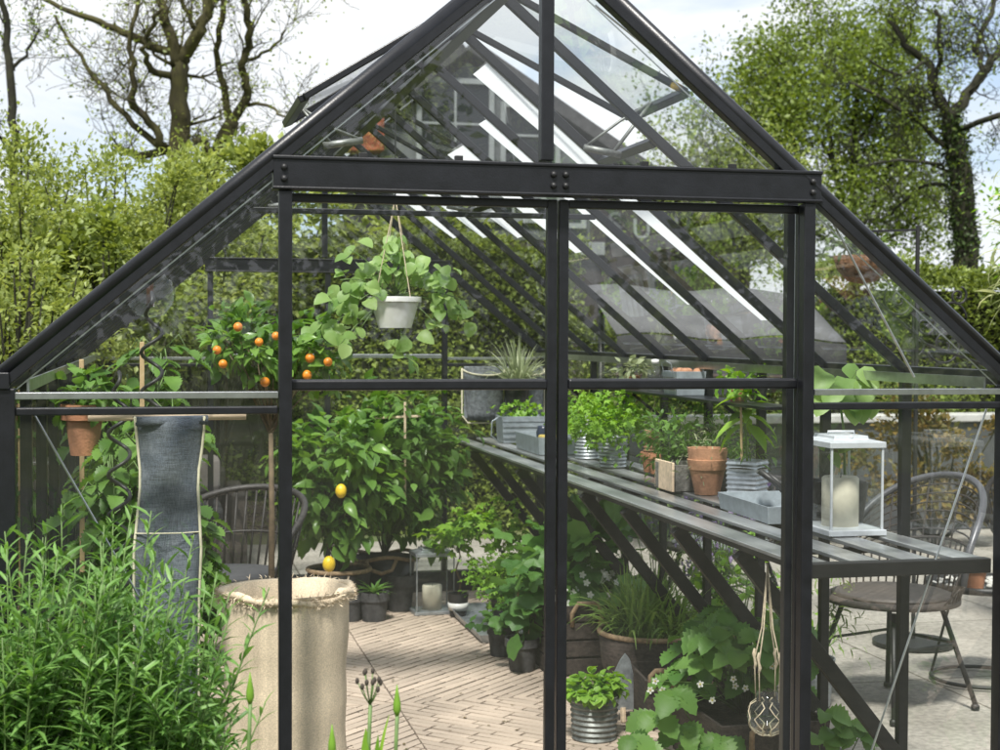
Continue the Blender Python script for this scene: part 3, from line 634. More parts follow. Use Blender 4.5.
# --- pepper / climbing plant with trellis
t=thing('trellised_plant','big leafy green climbing plant on a wooden trellis in a black rope-handled basket','climbing plant',(1.60,4.72,.012))
bush('',L_CIT,t,(1.66,4.68,.80),(.29,.22,.34),1300,.095,'oval',34,.22,stems=STEM,base=(1.6,4.72,.3),droop=.5)
o=scatter('bright_leaves',L_TOM,t,'oval',*(lambda P,D:(P,D+RG.normal(size=(len(P),3))*.5-np.array([0,0,.5]),np.tile(UP,(len(P),1))+D*.3))(*clumps((1.66,4.60,.86),(.30,.24,.32),520,24,.22,.8)[:2]),RG.uniform(.05,.095,520))
for a,b_ in ((at(375,418,y=4.5),at(421,416,y=4.42)),(at(405,500,y=4.43),at(405,402,y=4.43)),(at(352,500,y=4.5),at(352,425,y=4.5))):
    MB().bar(a,b_,.014,.012).build('trellis_bar',PALEW,t,bevel=.002)
MB().lathe((1.60,4.74,.012),[(.15,0),(.18,.28),(.17,.28),(.16,.22),(.001,.22)],28,wob=.012).build('basket',BLACKP,t,smooth=True)
MB().tube([(1.60+.18*math.cos(a),4.74+.18*math.sin(a),.295+.015*math.sin(3*a)) for a in [k*PI/20 for k in range(40)]],.011,8,closed=True).build('rope_rim',ROPE,t,smooth=True)
hx=1.56; MB().tube([(hx-.08,4.57,.30),(hx-.07,4.55,.25),(hx,4.54,.225),(hx+.06,4.55,.24),(hx+.09,4.57,.30)],.011,8).build('rope_handle',ROPE,t,smooth=True)
# --- grey pots in front
pots=[(374,622,.078,.062,.155,'grey clay pot holding a small spiky aloe in front of the lemon tree',True),(350,622,.07,.055,.15,'low dark grey pot left of the aloe pot',False),(400,612,.085,.06,.20,'dark grey pot right of the aloe, left of the candle lantern',False)]
for (u,v,rt,rb,h,lab,al) in pots:
    p=at(u,v-2,z=.014); t=thing('plant_pot',lab,'plant pot',(p.x,p.y,.013),'grey pots on the brick floor'); pot(t,(p.x,p.y,.013),rt,rb,h,GREYP,rim=.003,rimh=.3)
    if al:
        P=[];A=[]
        for k in range(26): a=k*2.4; e=.25+k*.045; P.append((p.x,p.y,h+.0)); A.append((math.cos(a),math.sin(a),e))
        scatter('aloe_leaf',L_FRONT,t,'narrow',P,A,np.tile(UP,(26,1)),RG.uniform(.09,.14,26))
# --- lanterns
def lantern(c,w,d,h,lab,candle,m,rz=0,handle=True,grp='candle lanterns'):
    t=thing('lantern',lab,'lantern',c,grp); ca,sa=math.cos(rz),math.sin(rz)
    def P(x,y,z): return (c[0]+x*ca-y*sa,c[1]+x*sa+y*ca,c[2]+z)
    W2,D2=w/2,d/2; tt=.007
    def bx(mb,x0,x1,y0,y1,z0,z1):
        vs=[P(x,y,z) for z in (z0,z1) for (x,y) in ((x0,y0),(x1,y0),(x1,y1),(x0,y1))]
        return mb.add(vs,[(0,3,2,1),(4,5,6,7),(0,1,5,4),(1,2,6,5),(2,3,7,6),(3,0,4,7)])
    bx(MB(),-W2-.008,W2+.008,-D2-.008,D2+.008,0,.018).build('base',m,t,bevel=.002)
    for x in (-W2+tt/2,W2-tt/2):
        for y in (-D2+tt/2,D2-tt/2): bx(MB(),x-tt/2,x+tt/2,y-tt/2,y+tt/2,.018,h*.86).build('corner_bar',m,t,bevel=.001)
    mb=MB(); q=[(-W2-.005,-D2-.005),(W2+.005,-D2-.005),(W2+.005,D2+.005),(-W2-.005,D2+.005)]
    vs=[P(x,y,h*.86) for x,y in q]+[P(x,y,h*.86+.018) for x,y in q]+[P(x*.62,y*.62,h*.94) for x,y in q]+[P(x*.60,y*.60,h*.97) for x,y in q]
    mb.add(vs,[(3,2,1,0)]+[(4*k+i,4*k+(i+1)%4,4*k+4+(i+1)%4,4*k+4+i) for k in range(3) for i in range(4)]+[(12,13,14,15)])
    r=mb.build('roof',m,t,bevel=.0015)
    if handle: MB().tube([P(-W2*.5,0,h*.965),P(-W2*.5,0,h*1.0),P(W2*.5,0,h*1.0),P(W2*.5,0,h*.965)],.004,6).build('handle',m,r,smooth=True); MB().ball(P(0,-D2*.6,h*.955),.008,1,8).build('knob',m,r,smooth=True)
    for (x0,y0,x1,y1) in ((-W2+tt,-D2+.004,W2-tt,-D2+.004),(-W2+tt,D2-.004,W2-tt,D2-.004),(-W2+.004,-D2+tt,-W2+.004,D2-tt),(W2-.004,-D2+tt,W2-.004,D2-tt)):
        MB().add([P(x0,y0,.02),P(x1,y1,.02),P(x1,y1,h*.86),P(x0,y0,h*.86)],[(0,1,2,3)]).build('glass_panel',GLASS2,t)
    mb=MB(); cr,chh=candle; mb.lathe(P(0,0,.018),[(cr,0),(cr,chh*.96),(cr*.9,chh),(cr*.6,chh*.97),(.001,chh*.95)],24,wob=.008)
    o=mb.build('candle',WAX,t,smooth=True); MB().tube([P(0,0,.018+chh*.94),P(.002,0,.03+chh)],.0015,5).build('wick',IRON,o)
    return t
p=at(432,612,z=.013); lantern((p.x,p.y,.013),.215,.17,.37,'small metal candle lantern standing on the brick floor at the back',(.055,.135),ZINC,.05,False)
lantern((2.455,.68,BZ+.003),.175,.25,.315,'tall glass candle lantern with pale metal frame on the near end of the bench',(.058,.155),mat('pale_metal',(.60,.63,.67),.4,.3,.06,20),-.02)
# --- hanging white pot with trailing plant
p=at(395,328,y=2.3); t=thing('hanging_pot','white plastic pot with trailing pale green leaves hanging from the roof by white strings','hanging pot',xyz(p))
pot(t,xyz(p),.102,.066,.125,WHITEP,rim=.004,rimh=.16)
hk=Vector((p.x+.0,p.y,p.z+.52))
for k in range(4): a=k*PI/2+.5; MB().tube([(p.x+.1*math.cos(a),p.y+.1*math.sin(a),p.z+.118),hk],.0022,6).build('string',STRING,t)
MB().tube([hk,hk+Vector((0,0,.02)),(hk.x,hk.y,min(zroof(hk.x)-.02,hk.z+.35))],.003,6).build('hook',IRON,t)
P=[];A=[];N=[];S=[];mb=MB()
def trail(u,v,n,r,size,y=2.3,top=.13):
    e=at(u,v,y=y+random.uniform(-.12,.12)); s=Vector((p.x,p.y,p.z+top)); m_=s.lerp(e,.5)+Vector((0,0,.05))
    mb.tube([s*(1-q)*(1-q)+m_*2*q*(1-q)+e*q*q for q in [i/8 for i in range(9)]],.0022,5)
    for k in range(n):
        q=.45+.55*random.random(); c=s*(1-q)*(1-q)+m_*2*q*(1-q)+e*q*q
        c=c+Vector([random.gauss(0,r*.8) for _ in range(3)])
        if abs(c.x-p.x)<.14 and p.z-.03<c.z<p.z+.15 and c.y<p.y+.15: continue
        P.append(c);A.append(Vector([random.gauss(0,.6),random.gauss(0,.6)-.5,random.gauss(-.5,.4)]));N.append((random.gauss(0,.5),-.6,1));S.append(size*random.uniform(.6,1.2))
for (u,v,n,r) in ((340,280,10,.05),(318,320,8,.05),(350,250,6,.04),(300,345,5,.04),(430,262,5,.03),(455,272,8,.035),(462,300,12,.045),(440,330,12,.05),(445,310,8,.05),(432,290,10,.05),(405,345,10,.035),(360,330,10,.05),(340,345,6,.05),(395,232,8,.04),(380,255,10,.05),(410,262,8,.05),(360,300,10,.05),(470,315,5,.03),(404,360,5,.025),(330,300,8,.05)): trail(u,v,int(n*1.5),r,.062)
mb.build('stem',STEM,t,smooth=True); scatter('foliage',L_BEAN,t,'round',P,A,N,np.array(S))
# --- galvanised floor tray with vines, parsley and black pots
q=[at(465,600,z=.013),at(505,640,z=.013)]
t=thing('floor_tray','shallow grey metal tray on the brick floor holding potted seedlings','tray',(2.06,4.05,.013)); trough(t,(2.08,4.02,.013),.30,.85,.045,ZINC,'tray_body',0,.004,.02)
for (x,y,h,lab,sd) in ((1.95,4.33,.47,'young grapevine in a dark pot at the left end of the metal floor tray',1),(2.18,4.25,.50,'young grapevine with twisted stem, right one of two in the floor tray',2)):
    t=thing('grapevine',lab,'grapevine',(x,y,.02),'young vines in the floor tray'); pot(t,(x,y,.02),.058,.045,.12,BLACKP)
    MB().lathe((x,y,.05),[(.0535,0),(.0565,.04)],20).build('white_label',WHITEP,t,smooth=True)
    MB().tube([(x,y,.12),(x+.015,y,.2),(x-.012,y,.27),(x+.01,y,.34),(x,y,.42)],[.006,.005,.005,.004,.003],6).build('trunk',STEMB,t,smooth=True)
    bush('',L_BRI,t,(x,y-.02,h+.02),(.13,.10,.10),95,.07,'lobed',12,.4,stems=STEM,base=(x,y,.36),stemr=.002)
def leafy(name,lab,cat,u,v,rt,rb,h,pm,lm,c,r,n,size,kind,k=12,grp=None,x=None,z=.013,**kw):
    p=at(u,v,z=z) if x is None else Vector((x,at(u,v,x=x).y,z))
    t=thing(name,lab,cat,(p.x,p.y,z),grp); pot(t,(p.x,p.y,z),rt,rb,h,pm,rim=kw.pop('rim',.002),ribs=kw.pop('ribs',0))
    bush('',lm,t,(p.x+c[0],p.y+c[1],z+h+c[2]),r,n,size,kind,k,stems=STEM,base=(p.x,p.y,z+h*.8),stemr=.002,**kw); return t,p
leafy('parsley','curly parsley bush in a black pot behind the squash seedling','parsley',505,625,.075,.06,.14,BLACKP,L_BRI,(.02,-.02,.10),(.17,.14,.12),800,.032,'lobed',24,'black pots beside the door')
leafy('squash_seedling','squash seedling with round leaves and support sticks in the front black pot','squash plant',522,668,.078,.056,.15,GREYP,L_SQ,(.02,0,.16),(.11,.1,.13),26,.12,'squash',10,'black pots beside the door',stems=STEM) if False else None
t,p=leafy('squash_seedling','squash seedling with broad round leaves and thin sticks in the front dark pot','squash plant',522,670,.078,.056,.15,GREYP,L_SQ,(.03,.02,.17),(.11,.1,.13),34,.12,'squash',10,'black pots beside the door')
for dx in (-.02,.03): MB().bar((p.x+dx,p.y,.10),(p.x+dx,p.y-.0,.40+dx),.006,.006).build('stick',BAMBOO,t)
leafy('squash_seedling','small seedling with yellowish flowers in the leftmost dark pot by the door','squash plant',501,655,.066,.05,.14,GREYP,L_SQ,(-.01,0,.03),(.10,.08,.06),60,.06,'squash',8,'black pots beside the door')
leafy('squash_seedling','squash seedling with pale leaves in the dark pot partly behind the door frame','squash plant',548,650,.07,.055,.15,GREYP,L_BRI,(.0,0,.10),(.12,.1,.12),70,.07,'squash',10,'black pots beside the door')
# --- right of the doors: bean / squash mass with crate behind
t=thing('wooden_crate','dark weathered wooden crate with a rope handle standing under the bench','crate',(2.32,3.05,.013))
for z in (.02,.10,.18,.26): MB().box(2.08,2.56,2.80,2.815,z,z+.07).build('board',WCRATE,t,bevel=.003); MB().box(2.065,2.08,2.80,3.3,z,z+.07).build('board',WCRATE,t,bevel=.003)
MB().box(2.08,2.56,2.816,3.28,.10,.26).build('soil',SOIL,t)
MB().tube([(2.17,2.80,.24),(2.165,2.785,.30),(2.19,2.775,.345),(2.28,2.775,.345),(2.305,2.785,.30),(2.30,2.80,.24)],.011,8).build('rope_handle',ROPE,t,smooth=True)
t=thing('squash_plant','dark green squash plant with broad leaves and white flowers growing in the wooden crate','squash plant',(2.28,3.0,.26))
bush('',L_SQ,t,(2.26,3.0,.50),(.22,.18,.16),210,.15,'squash',16,.35,stems=STEM,base=(2.28,3.0,.26))
P,D,_=clumps((2.24,2.85,.44),(.16,.1,.07),26,8); scatter('flower',PETAL,t,'petal',np.repeat(P,5,0),np.array([[math.cos(k*1.2566),math.sin(k*1.2566)*.4-.3,math.sin(k*1.2566)] for _ in range(26) for k in range(5)]),np.tile([0,-1.,.3],(130,1)),.018)
# basket with grassy chives
t=thing('basket','round dark wicker basket with a pale rope rim, full of grassy green chives','basket',(2.40,2.36,.013))
bc=(2.40,2.36)
MB().lathe((bc[0],bc[1],.013),[(.17,0),(.215,.15),(.23,.28),(.22,.28),(.2,.22),(.001,.22)],36,wob=.006).build('basket_body',WCRATE,t,smooth=True)
MB().tube([(bc[0]+.226*math.cos(a),bc[1]+.226*math.sin(a),.296) for a in [k*PI/20 for k in range(40)]],.011,8,closed=True).build('rope_rim',ROPE,t,smooth=True)
t=thing('chives','dense tuft of long grassy chive leaves overflowing the rope-rimmed basket','chives',(bc[0],bc[1],.24))
mb=MB()
for k in range(24): a=random.uniform(0,6.28); r=random.uniform(0,.16); blades(mb,(bc[0]+r*math.cos(a),bc[1]+r*math.sin(a),.235),24,.32,.015,1.0,.8,.03)
mb.build('blades',L_CHIVE,t)
# basil
p=at(594,738,z=.013); t=thing('basil','compact bright green basil in a dull metal pot beside the door','basil',(p.x,p.y,.013))
pot(t,(p.x,p.y,.013),.092,.082,.165,ZINCD,ribs=8)
bush('',L_BRI,t,(p.x,p.y,.205),(.105,.10,.045),330,.045,'round',26,.25,flat=.6,droop=.5,stems=STEM,base=(p.x,p.y,.14)) if False else None
P,D,CC=clumps((p.x,p.y,.195),(.10,.095,.05),340,30,.22,.7,.5); scatter('foliage',L_BRI,t,'round',P,D+np.array([0,0,-.35])+RG.normal(size=(340,3))*.3,np.tile(UP,(340,1))+D,RG.uniform(.025,.045,340))
# trowel
p=at(603,690,z=.013); t=thing('trowel','grey metal trowel blade standing upright behind the basil pot','trowel',(2.17,1.98,.013))
MB().add([(2.11,1.99,.06),(2.20,1.99,.06),(2.20,2.0,.20),(2.185,2.0,.26),(2.165,2.0,.285),(2.145,2.0,.26),(2.115,2.0,.2)],[tuple(range(7))]).build('blade',ZINC,t,solid=.004,bevel=.001)
MB().tube([(2.155,1.99,.07),(2.155,1.985,.014)],.012,8).build('handle',PALEW,t)
# black crates with rope handles
t=thing('crate','low black square crate with rope handles, filled with soil, behind the strawberry plant','crate',(2.36,1.95,.013))
trough(t,(2.40,1.98,.013),.34,.30,.20,WCRATE,'crate_body',-.1,.012,.02,.003); MB().box(2.26,2.54,1.86,2.10,.05,.16).build('soil',SOIL,t)
for (x,y,z) in ((2.26,1.83,.20),(2.42,1.79,.15)):
    MB().tube([(x-.045,y,z-.03),(x-.048,y-.01,z+.03),(x-.03,y-.015,z+.05),(x+.03,y-.015,z+.05),(x+.048,y-.01,z+.03),(x+.045,y,z-.03)],.0105,8).build('rope_handle',ROPE,t,smooth=True)
t=thing('crate','black wooden crate with one rope handle, holding the strawberry plant','crate',(2.42,1.30,.013))
trough(t,(2.40,1.32,.013),.36,.52,.22,WCRATE,'crate_body',.0,.012,.02,.003); MB().box(2.24,2.56,1.1,1.54,.05,.19).build('soil',SOIL,t)
MB().tube([(2.31,1.035,.15),(2.305,1.02,.21),(2.33,1.01,.235),(2.40,1.01,.235),(2.425,1.02,.21),(2.42,1.035,.15)],.0105,8).build('rope_handle',ROPE,t,smooth=True)
t=thing('strawberry_plant','strawberry plant with big toothed leaves and white flowers spilling over its crate','strawberry plant',(2.40,1.32,.20))
P=[];A=[];N=[];S=[];mb=MB();b0=Vector((2.40,1.34,.20)); fl=[]
for k in range(52):
    a=random.uniform(0,6.28); r=random.uniform(.05,.30); z=random.uniform(.16,.42)-r*.35
    c=b0+Vector((math.cos(a)*r*.85,math.sin(a)*r*1.15-.03,z)); mb.tube([b0+Vector((math.cos(a),math.sin(a),0))*.03,b0.lerp(c,.6)+Vector((0,0,.03)),c],[.0025,.002,.0018],5)
    for j in (-1,0,1):
        an=a+j*1.25+random.uniform(-.15,.15); P.append(c);A.append((math.cos(an),math.sin(an)-.15,-.25+random.gauss(0,.15)));N.append((math.cos(a)*.3,math.sin(a)*.3-.25,1));S.append(random.uniform(.085,.135))
for (u,v) in ((655,681),(650,690),(690,704),(662,690),(685,700),(735,686),(733,679),(745,688),(700,684),(726,660),(772,666),(712,700)): 
    yy=1.02+random.uniform(0,.15); fl.append(at(u,v,y=yy))
for c in fl: mb.tube([b0,b0.lerp(c,.6)+Vector((0,0,.04)),c],.0013,4)
mb.build('stem',STEM,t,smooth=True); scatter('foliage',L_STRAW,t,'serr',P,A,N,np.array(S))
fp=np.repeat(np.array([list(c) for c in fl]),5,0); fa=np.array([[math.cos(k*1.2566+i),-.15,math.sin(k*1.2566+i)] for i in range(len(fl)) for k in range(5)])
scatter('flower',PETAL,t,'petal',fp,fa,np.tile([0,-1.,.2],(len(fp),1)),.013)
mb=MB(); [mb.ball((c.x,c.y-.003,c.z),.0035,.7,7) for c in fl]; mb.build('flower_centre',YCEN,t,smooth=True)
# lower strawberry leaves at the left front of the crate
t=thing('strawberry_plant','cluster of large ribbed strawberry leaves low beside the basil pot','strawberry plant',(2.22,1.15,.013))
P=[];A=[];N=[];S=[];mb=MB()
for (u,v) in ((655,712),(645,740),(682,725),(700,745),(672,690),(630,735),(720,735)):
    c=at(u,v,y=.98+random.uniform(0,.1)); b1=Vector((2.27,1.2,.03)); mb.tube([b1,c],.002,5); a=random.uniform(3.6,5.6)
    for j in (-1,0,1): an=a+j*1.2; P.append(c);A.append((math.cos(an),math.sin(an)*.6-.2,-.45));N.append((-.1,-.7,1));S.append(random.uniform(.085,.12))
mb.build('stem',STEM,t); scatter('foliage',L_STRAW,t,'serr',P,A,N,np.array(S))
t=thing('strawberry_plant','small strawberry plant on the floor right of the black door post','strawberry plant',(2.50,.78,.013))
P=[];A=[];N=[];S=[];mb=MB()
for (u,v) in ((825,712),(850,722),(832,730),(860,735),(818,735)):
    c=at(u,v,y=.80); mb.tube([(2.5,.85,.02),c],.002,5); a=random.uniform(-.8,1)
    for j in (-1,0,1): an=a+j*1.2; P.append(c);A.append((math.cos(an),-.4,math.sin(an)*.4-.4));N.append((0,-.8,.8));S.append(random.uniform(.07,.10))
mb.build('stem',STEM,t); scatter('foliage',L_STRAW,t,'serr',P,A,N,np.array(S))
# macrame jar
p=at(767,716,y=.36); t=thing('hanging_jar','round clear glass jar in a knotted string net hanging from the bench edge','jar',xyz(p))
JR=.058
MB().lathe(xyz(p),[(.001,-.058),(.03,-.052),(.052,-.03),(JR,0),(.052,.03),(.035,.05),(.033,.072)],24).build('jar_body',GLASS2,t,smooth=True)
MB().lathe(xyz(p),[(.001,-.052),(.028,-.047),(.048,-.027),(.053,-.005),(.001,-.004)],20).build('water',glassmat('water_fill',1.33,(.93,.95,.93),.01),t,smooth=True)
for k in range(8):
    a=k*PI/4; pts=[]
    for i in range(9): th=-PI/2+PI*.8*i/8; r=JR*1.03*math.cos(th); pts.append((p.x+r*math.cos(a+.25*math.sin(i*1.6+k*PI)),p.y+r*math.sin(a+.25*math.sin(i*1.6+k*PI)),p.z+JR*math.sin(th)))
    MB().tube(pts,.0018,5).build('net_string',STRING,t,smooth=True)
top=Vector((p.x+.01,p.y+.03,BZ-.045))
for k in range(4):
    a=k*PI/2+.6; s=Vector((p.x+.04*math.cos(a),p.y+.04*math.sin(a),p.z+.05)); kn=s.lerp(top,.28)+Vector((.015*math.cos(a),.015*math.sin(a),0)); kn2=s.lerp(top,.52)
    MB().tube([s,kn,kn2,top],[.002,.0022,.0022,.002],5).tube([kn+Vector((0,0,-.03)),kn+Vector((.004,0,-.015)),kn,kn+Vector((-.003,0,.015)),kn+Vector((0,0,.03))],[.0035,.005,.0035,.005,.003],6).build('cord',STRING,t,smooth=True)

n=130; P=np.stack([RG.uniform(.5,2.3,n),RG.uniform(1.0,4.9,n),np.full(n,.0155)],1); a=RG.uniform(0,6.28,n)
o=scatter('fallen_leaves',leafmat('dry_leaf',(.06,.07,.02),(.22,.15,.07),.2),None,'rhomb',P,np.stack([np.cos(a),np.sin(a),RG.uniform(0,.2,n)],1),np.tile(UP,(n,1)),RG.uniform(.008,.024,n),loc=(1.3,3,.015)); o['kind']='stuff'; o['label']='small dry leaves and crumbs scattered on the brick floor'; o['category']='debris'
# ================================================================== on the bench
def on_bench(u,x): return at(u,400,x=x).y
def T(name,lab,cat,x,y,z=None,grp=None): return thing(name,lab,cat,(x,y,BZ+.003 if z is None else z),grp)
BT=BZ+.003
t=T('terracotta_pot','large weathered terracotta pot with a double rim standing on the bench slats','plant pot',2.43,1.80)
MB().lathe((2.43,1.8,BT),[(.048,0),(.068,.095),(.073,.097),(.079,.135),(.074,.137),(.078,.18),(.07,.18),(.062,.12),(.05,.02),(.001,.02)],36).build('pot',TERRA2,t,smooth=True).modifiers.new('e','EDGE_SPLIT').split_angle=.6
t=T('planter_box','low grey planter box with a pale wooden end beside the terracotta pot','planter',2.38,1.99)
trough(t,(2.40,2.0,BT),.15,.19,.105,mat('grey_stone',(.13,.125,.115),.85,0,.25,18,.5,60),'box_body',.12,.01,.0,.002)
MB().box(2.318,2.328,1.89,2.10,BT,BT+.115).build('wooden_end',PALEW,t,bevel=.002); MB().box(2.33,2.47,1.92,2.08,BT+.02,BT+.085).build('soil',SOIL,t)
# herbs behind the terracotta pot
def benchplant(lab,cat,u,x,rt,h,pm,lm,cz,r,n,size,kind,k,name,ribs=0,sides=28,**kw):
    y=on_bench(u,x); t=T(name,lab,cat,x,y); pot(t,(x,y,BT),rt,rt*.85,h,pm,ribs=ribs,n=sides)
    bush('',lm,t,(x,y,BT+h+cz),r,n,size,kind,k,stems=STEM,base=(x,y,BT+h*.8),stemr=.0018,**kw); return t,y
benchplant('bushy mint with small leaves in a dark pot directly behind the terracotta pot','herb',690,2.50,.08,.12,BLACKP,L_TOM,.06,(.18,.22,.11),620,.036,'oval',26,'mint')
benchplant('sprawling herb with fine grey green leaves left of the square corrugated pot','herb',725,2.54,.07,.11,ZINCD,L_GREY,.05,(.15,.18,.08),420,.03,'narrow',22,'thyme')
# pepper plant in a square corrugated pot
y=on_bench(748,2.53); t=T('pepper_plant','tall pepper seedling with drooping bright leaves in a square corrugated metal pot','pepper plant',2.53,y)
pot(t,(2.53,y,BT),.085,.082,.145,ZINC,ribs=8,n=4)
MB().tube([(2.53,y,BT+.12),(2.52,y,BT+.28),(2.525,y,BT+.42)],[.005,.004,.003],6).build('stem',STEM,t); MB().bar((2.50,y-.02,BT+.1),(2.49,y-.03,BT+.36),.007,.007).build('stick',BAMBOO,t)
P=[];A=[]
for k in range(16): a=k*2.4; z=BT+.26+.012*k; P.append((2.525,y,z)); A.append((math.cos(a),math.sin(a),-.5+.05*k))
scatter('foliage',L_BRI,t,'long',np.array(P)+RG.normal(size=(16,3))*.012,A,np.tile(UP,(16,1)),RG.uniform(.11,.17,16))
bush('',L_TOM,t,(2.53,y,BT+.18),(.08,.08,.05),90,.035,'narrow',8)
# tools
y=on_bench(778,2.48)
t=T('garden_shears','black garden shears leaning behind the pale zinc tray','shears',2.50,y)
for k,(dx,dz) in enumerate(((.0,0),(.03,.012))):
    MB().tube([(2.42+dx,y+.02,BT+.14-dz),(2.47+dx,y,BT+.10-dz),(2.53+dx,y-.02,BT+.03)],[.012,.010,.006],8).build('handle',BLACKP,t,smooth=True)
MB().add([(2.53,y-.02,BT+.04),(2.56,y-.03,BT+.03),(2.60,y-.05,BT+.005),(2.55,y-.03,BT+.005)],[(0,1,2,3)]).build('blade',ZINC,t,solid=.003)
t=T('zinc_tray','large pale zinc tray lying empty on the bench in front of the shears','tray',2.44,1.08)
trough(t,(2.425,1.10,BT),.25,.46,.058,ZINCB,'tray_body',-.02,.003,.008,.001)
# dark pots with seedlings beside the tall lantern
for (u,x,lab,big) in ((797,2.50,'tall black pot half hidden behind the inner door post on the bench',False),(846,2.52,'tall bean seedling with big pale leaves in a dark pot behind the glass lantern',True)):
    y=on_bench(u,x); 
    if u<800: y=on_bench(808,2.42); x=2.42
    t=T('bean_seedling' if big else 'black_pot',lab,'bean seedling' if big else 'plant pot',x,y); pot(t,(x,y,BT),.075,.055,.145,GREYP)
    if big:
        MB().tube([(x,y,BT+.1),(x-.005,y,BT+.3),(x-.03,y,BT+.46)],[.005,.004,.003],6).build('stem',STEM,t,smooth=True); MB().bar((x-.06,y,BT+.05),(x+.0,y,BT+.31),.008,.008).build('stick',PALEW,t)
        P=[];A=[];S=[]
        for k,(uu,vv,s) in enumerate(((822,395,.11),(857,371,.12),(836,385,.12),(848,405,.1),(826,372,.13),(845,378,.14),(862,382,.12),(835,392,.13),(852,398,.13),(820,385,.11),(868,400,.09),(842,368,.1),(828,455,.07),(815,440,.06),(850,440,.08))):
            P.append(at(uu,vv,y=y+random.uniform(-.06,.06)));A.append((random.uniform(-1,1),-.6,-.6));S.append(s*.75)
        scatter('foliage',L_BEAN,t,'round',P,A,np.tile([0,-.8,.7],(len(P),1)),np.array(S))
        mb=MB(); [mb.tube([(x-.02,y,BT+.43),q],.002,4) for q in P[:8]]; mb.build('leaf_stalk',STEM,t)
# parsley cans
benchplant('bright curly parsley overflowing a ribbed galvanised can, nearer of the two cans','parsley',613,2.42,.072,.155,ZINC,L_BRI,.06,(.17,.16,.10),950,.03,'lobed',30,'parsley',ribs=9)
benchplant('ribbed galvanised can of parsley behind the nearer can, close to the door frame','parsley',588,2.44,.07,.15,ZINC,L_BRI,.06,(.13,.13,.09),450,.03,'lobed',20,'parsley',ribs=9)
# spool on small pots
y=on_bench(652,2.52); 
for k,(dx,dy) in enumerate(((0,0),(-.0,-.1))):
    t=T('small_pot','small terracotta pot under the wooden twine spool' if k==0 else 'small empty terracotta pot in front of the twine spool','plant pot',2.52+dx,y+dy,grp='small terracotta pots on the bench'); pot(t,(2.52+dx,y+dy,BT),.048,.035,.09,TERRA,rim=.003,soil=False)
t=T('twine_spool','ribbed brown twine spool standing on a small terracotta pot','spool',2.52,y,BT+.092)
MB().lathe((2.52,y,BT+.092),[(.036,0)]+[(.036+.003*math.sin(i*1.57),.004*i) for i in range(1,24)]+[(.036,.098),(.012,.098),(.011,.09),(.001,.09)],24).build('twine',mat('twine',(.30,.17,.10),.9,0,.2,60,.4,200),t,smooth=True)
MB().tube([(2.53,y,BT+.19),(2.50,y-.02,BT+.25),(2.535,y,BT+.31),(2.52,y,BT+.36)],.0015,5).build('loose_end',STRING,t)
y0=on_bench(680,2.53); benchplant('upright rosemary sprigs in a small dark pot behind the twine spool','herb',672,2.56,.05,.10,BLACKP,L_TOM,.12,(.07,.12,.16),260,.04,'narrow',16,'rosemary')
# zinc box near the door frame
y=on_bench(548,2.36); t=T('zinc_box','rectangular zinc box holding yellow sponges and a small navy jar','box',2.36,y)
trough(t,(2.36,y,BT),.22,.50,.09,ZINCB,'box_body',0,.003,.006,.001); MB().box(2.28,2.40,y-.22,y-.1,BT+.01,BT+.095).build('sponge',mat('yellow_sponge',(.55,.42,.1),.9,0,.1,60,.5,200),t,bevel=.01)
t=T('navy_jar','small navy jar with a pale label inside the zinc box','jar',2.33,y-.02,BT+.005); MB().lathe((2.33,y-.02,BT+.005),[(.035,0),(.037,.1),(.03,.115),(.03,.13),(.001,.13)],20).build('jar_body',mat('navy',(.02,.03,.07),.3),t,smooth=True); MB().lathe((2.33,y-.02,BT+.04),[(.0375,0),(.0377,.035)],20).build('label',WHITEP,t,smooth=True)
# metal carrier with seedlings
y=on_bench(521,2.38); t=T('seedling_carrier','pale metal carrier with curved side handles holding green seedlings at the bench end','carrier',2.38,y)
trough(t,(2.38,y,BT),.24,.16,.15,ZINCB,'carrier_body',0,.003,.01,.001)
for z in (.03,.06,.09,.12): MB().box(2.255,2.505,y-.092,y-.086,BT+z,BT+z+.004).build('rib',ZINC,t)
for s in (-1,1): MB().tube([(2.38+s*.13,y-.03,BT+.15),(2.38+s*.175,y-.03,BT+.12),(2.38+s*.18,y-.03,BT+.04),(2.38+s*.13,y-.03,BT+.0)],.004,6).build('side_handle',ZINCB,t,smooth=True)
bush('',L_BRI,t,(2.38,y,BT+.17),(.12,.07,.045),170,.035,'oval',12,stems=STEM,base=(2.38,y,BT+.08))
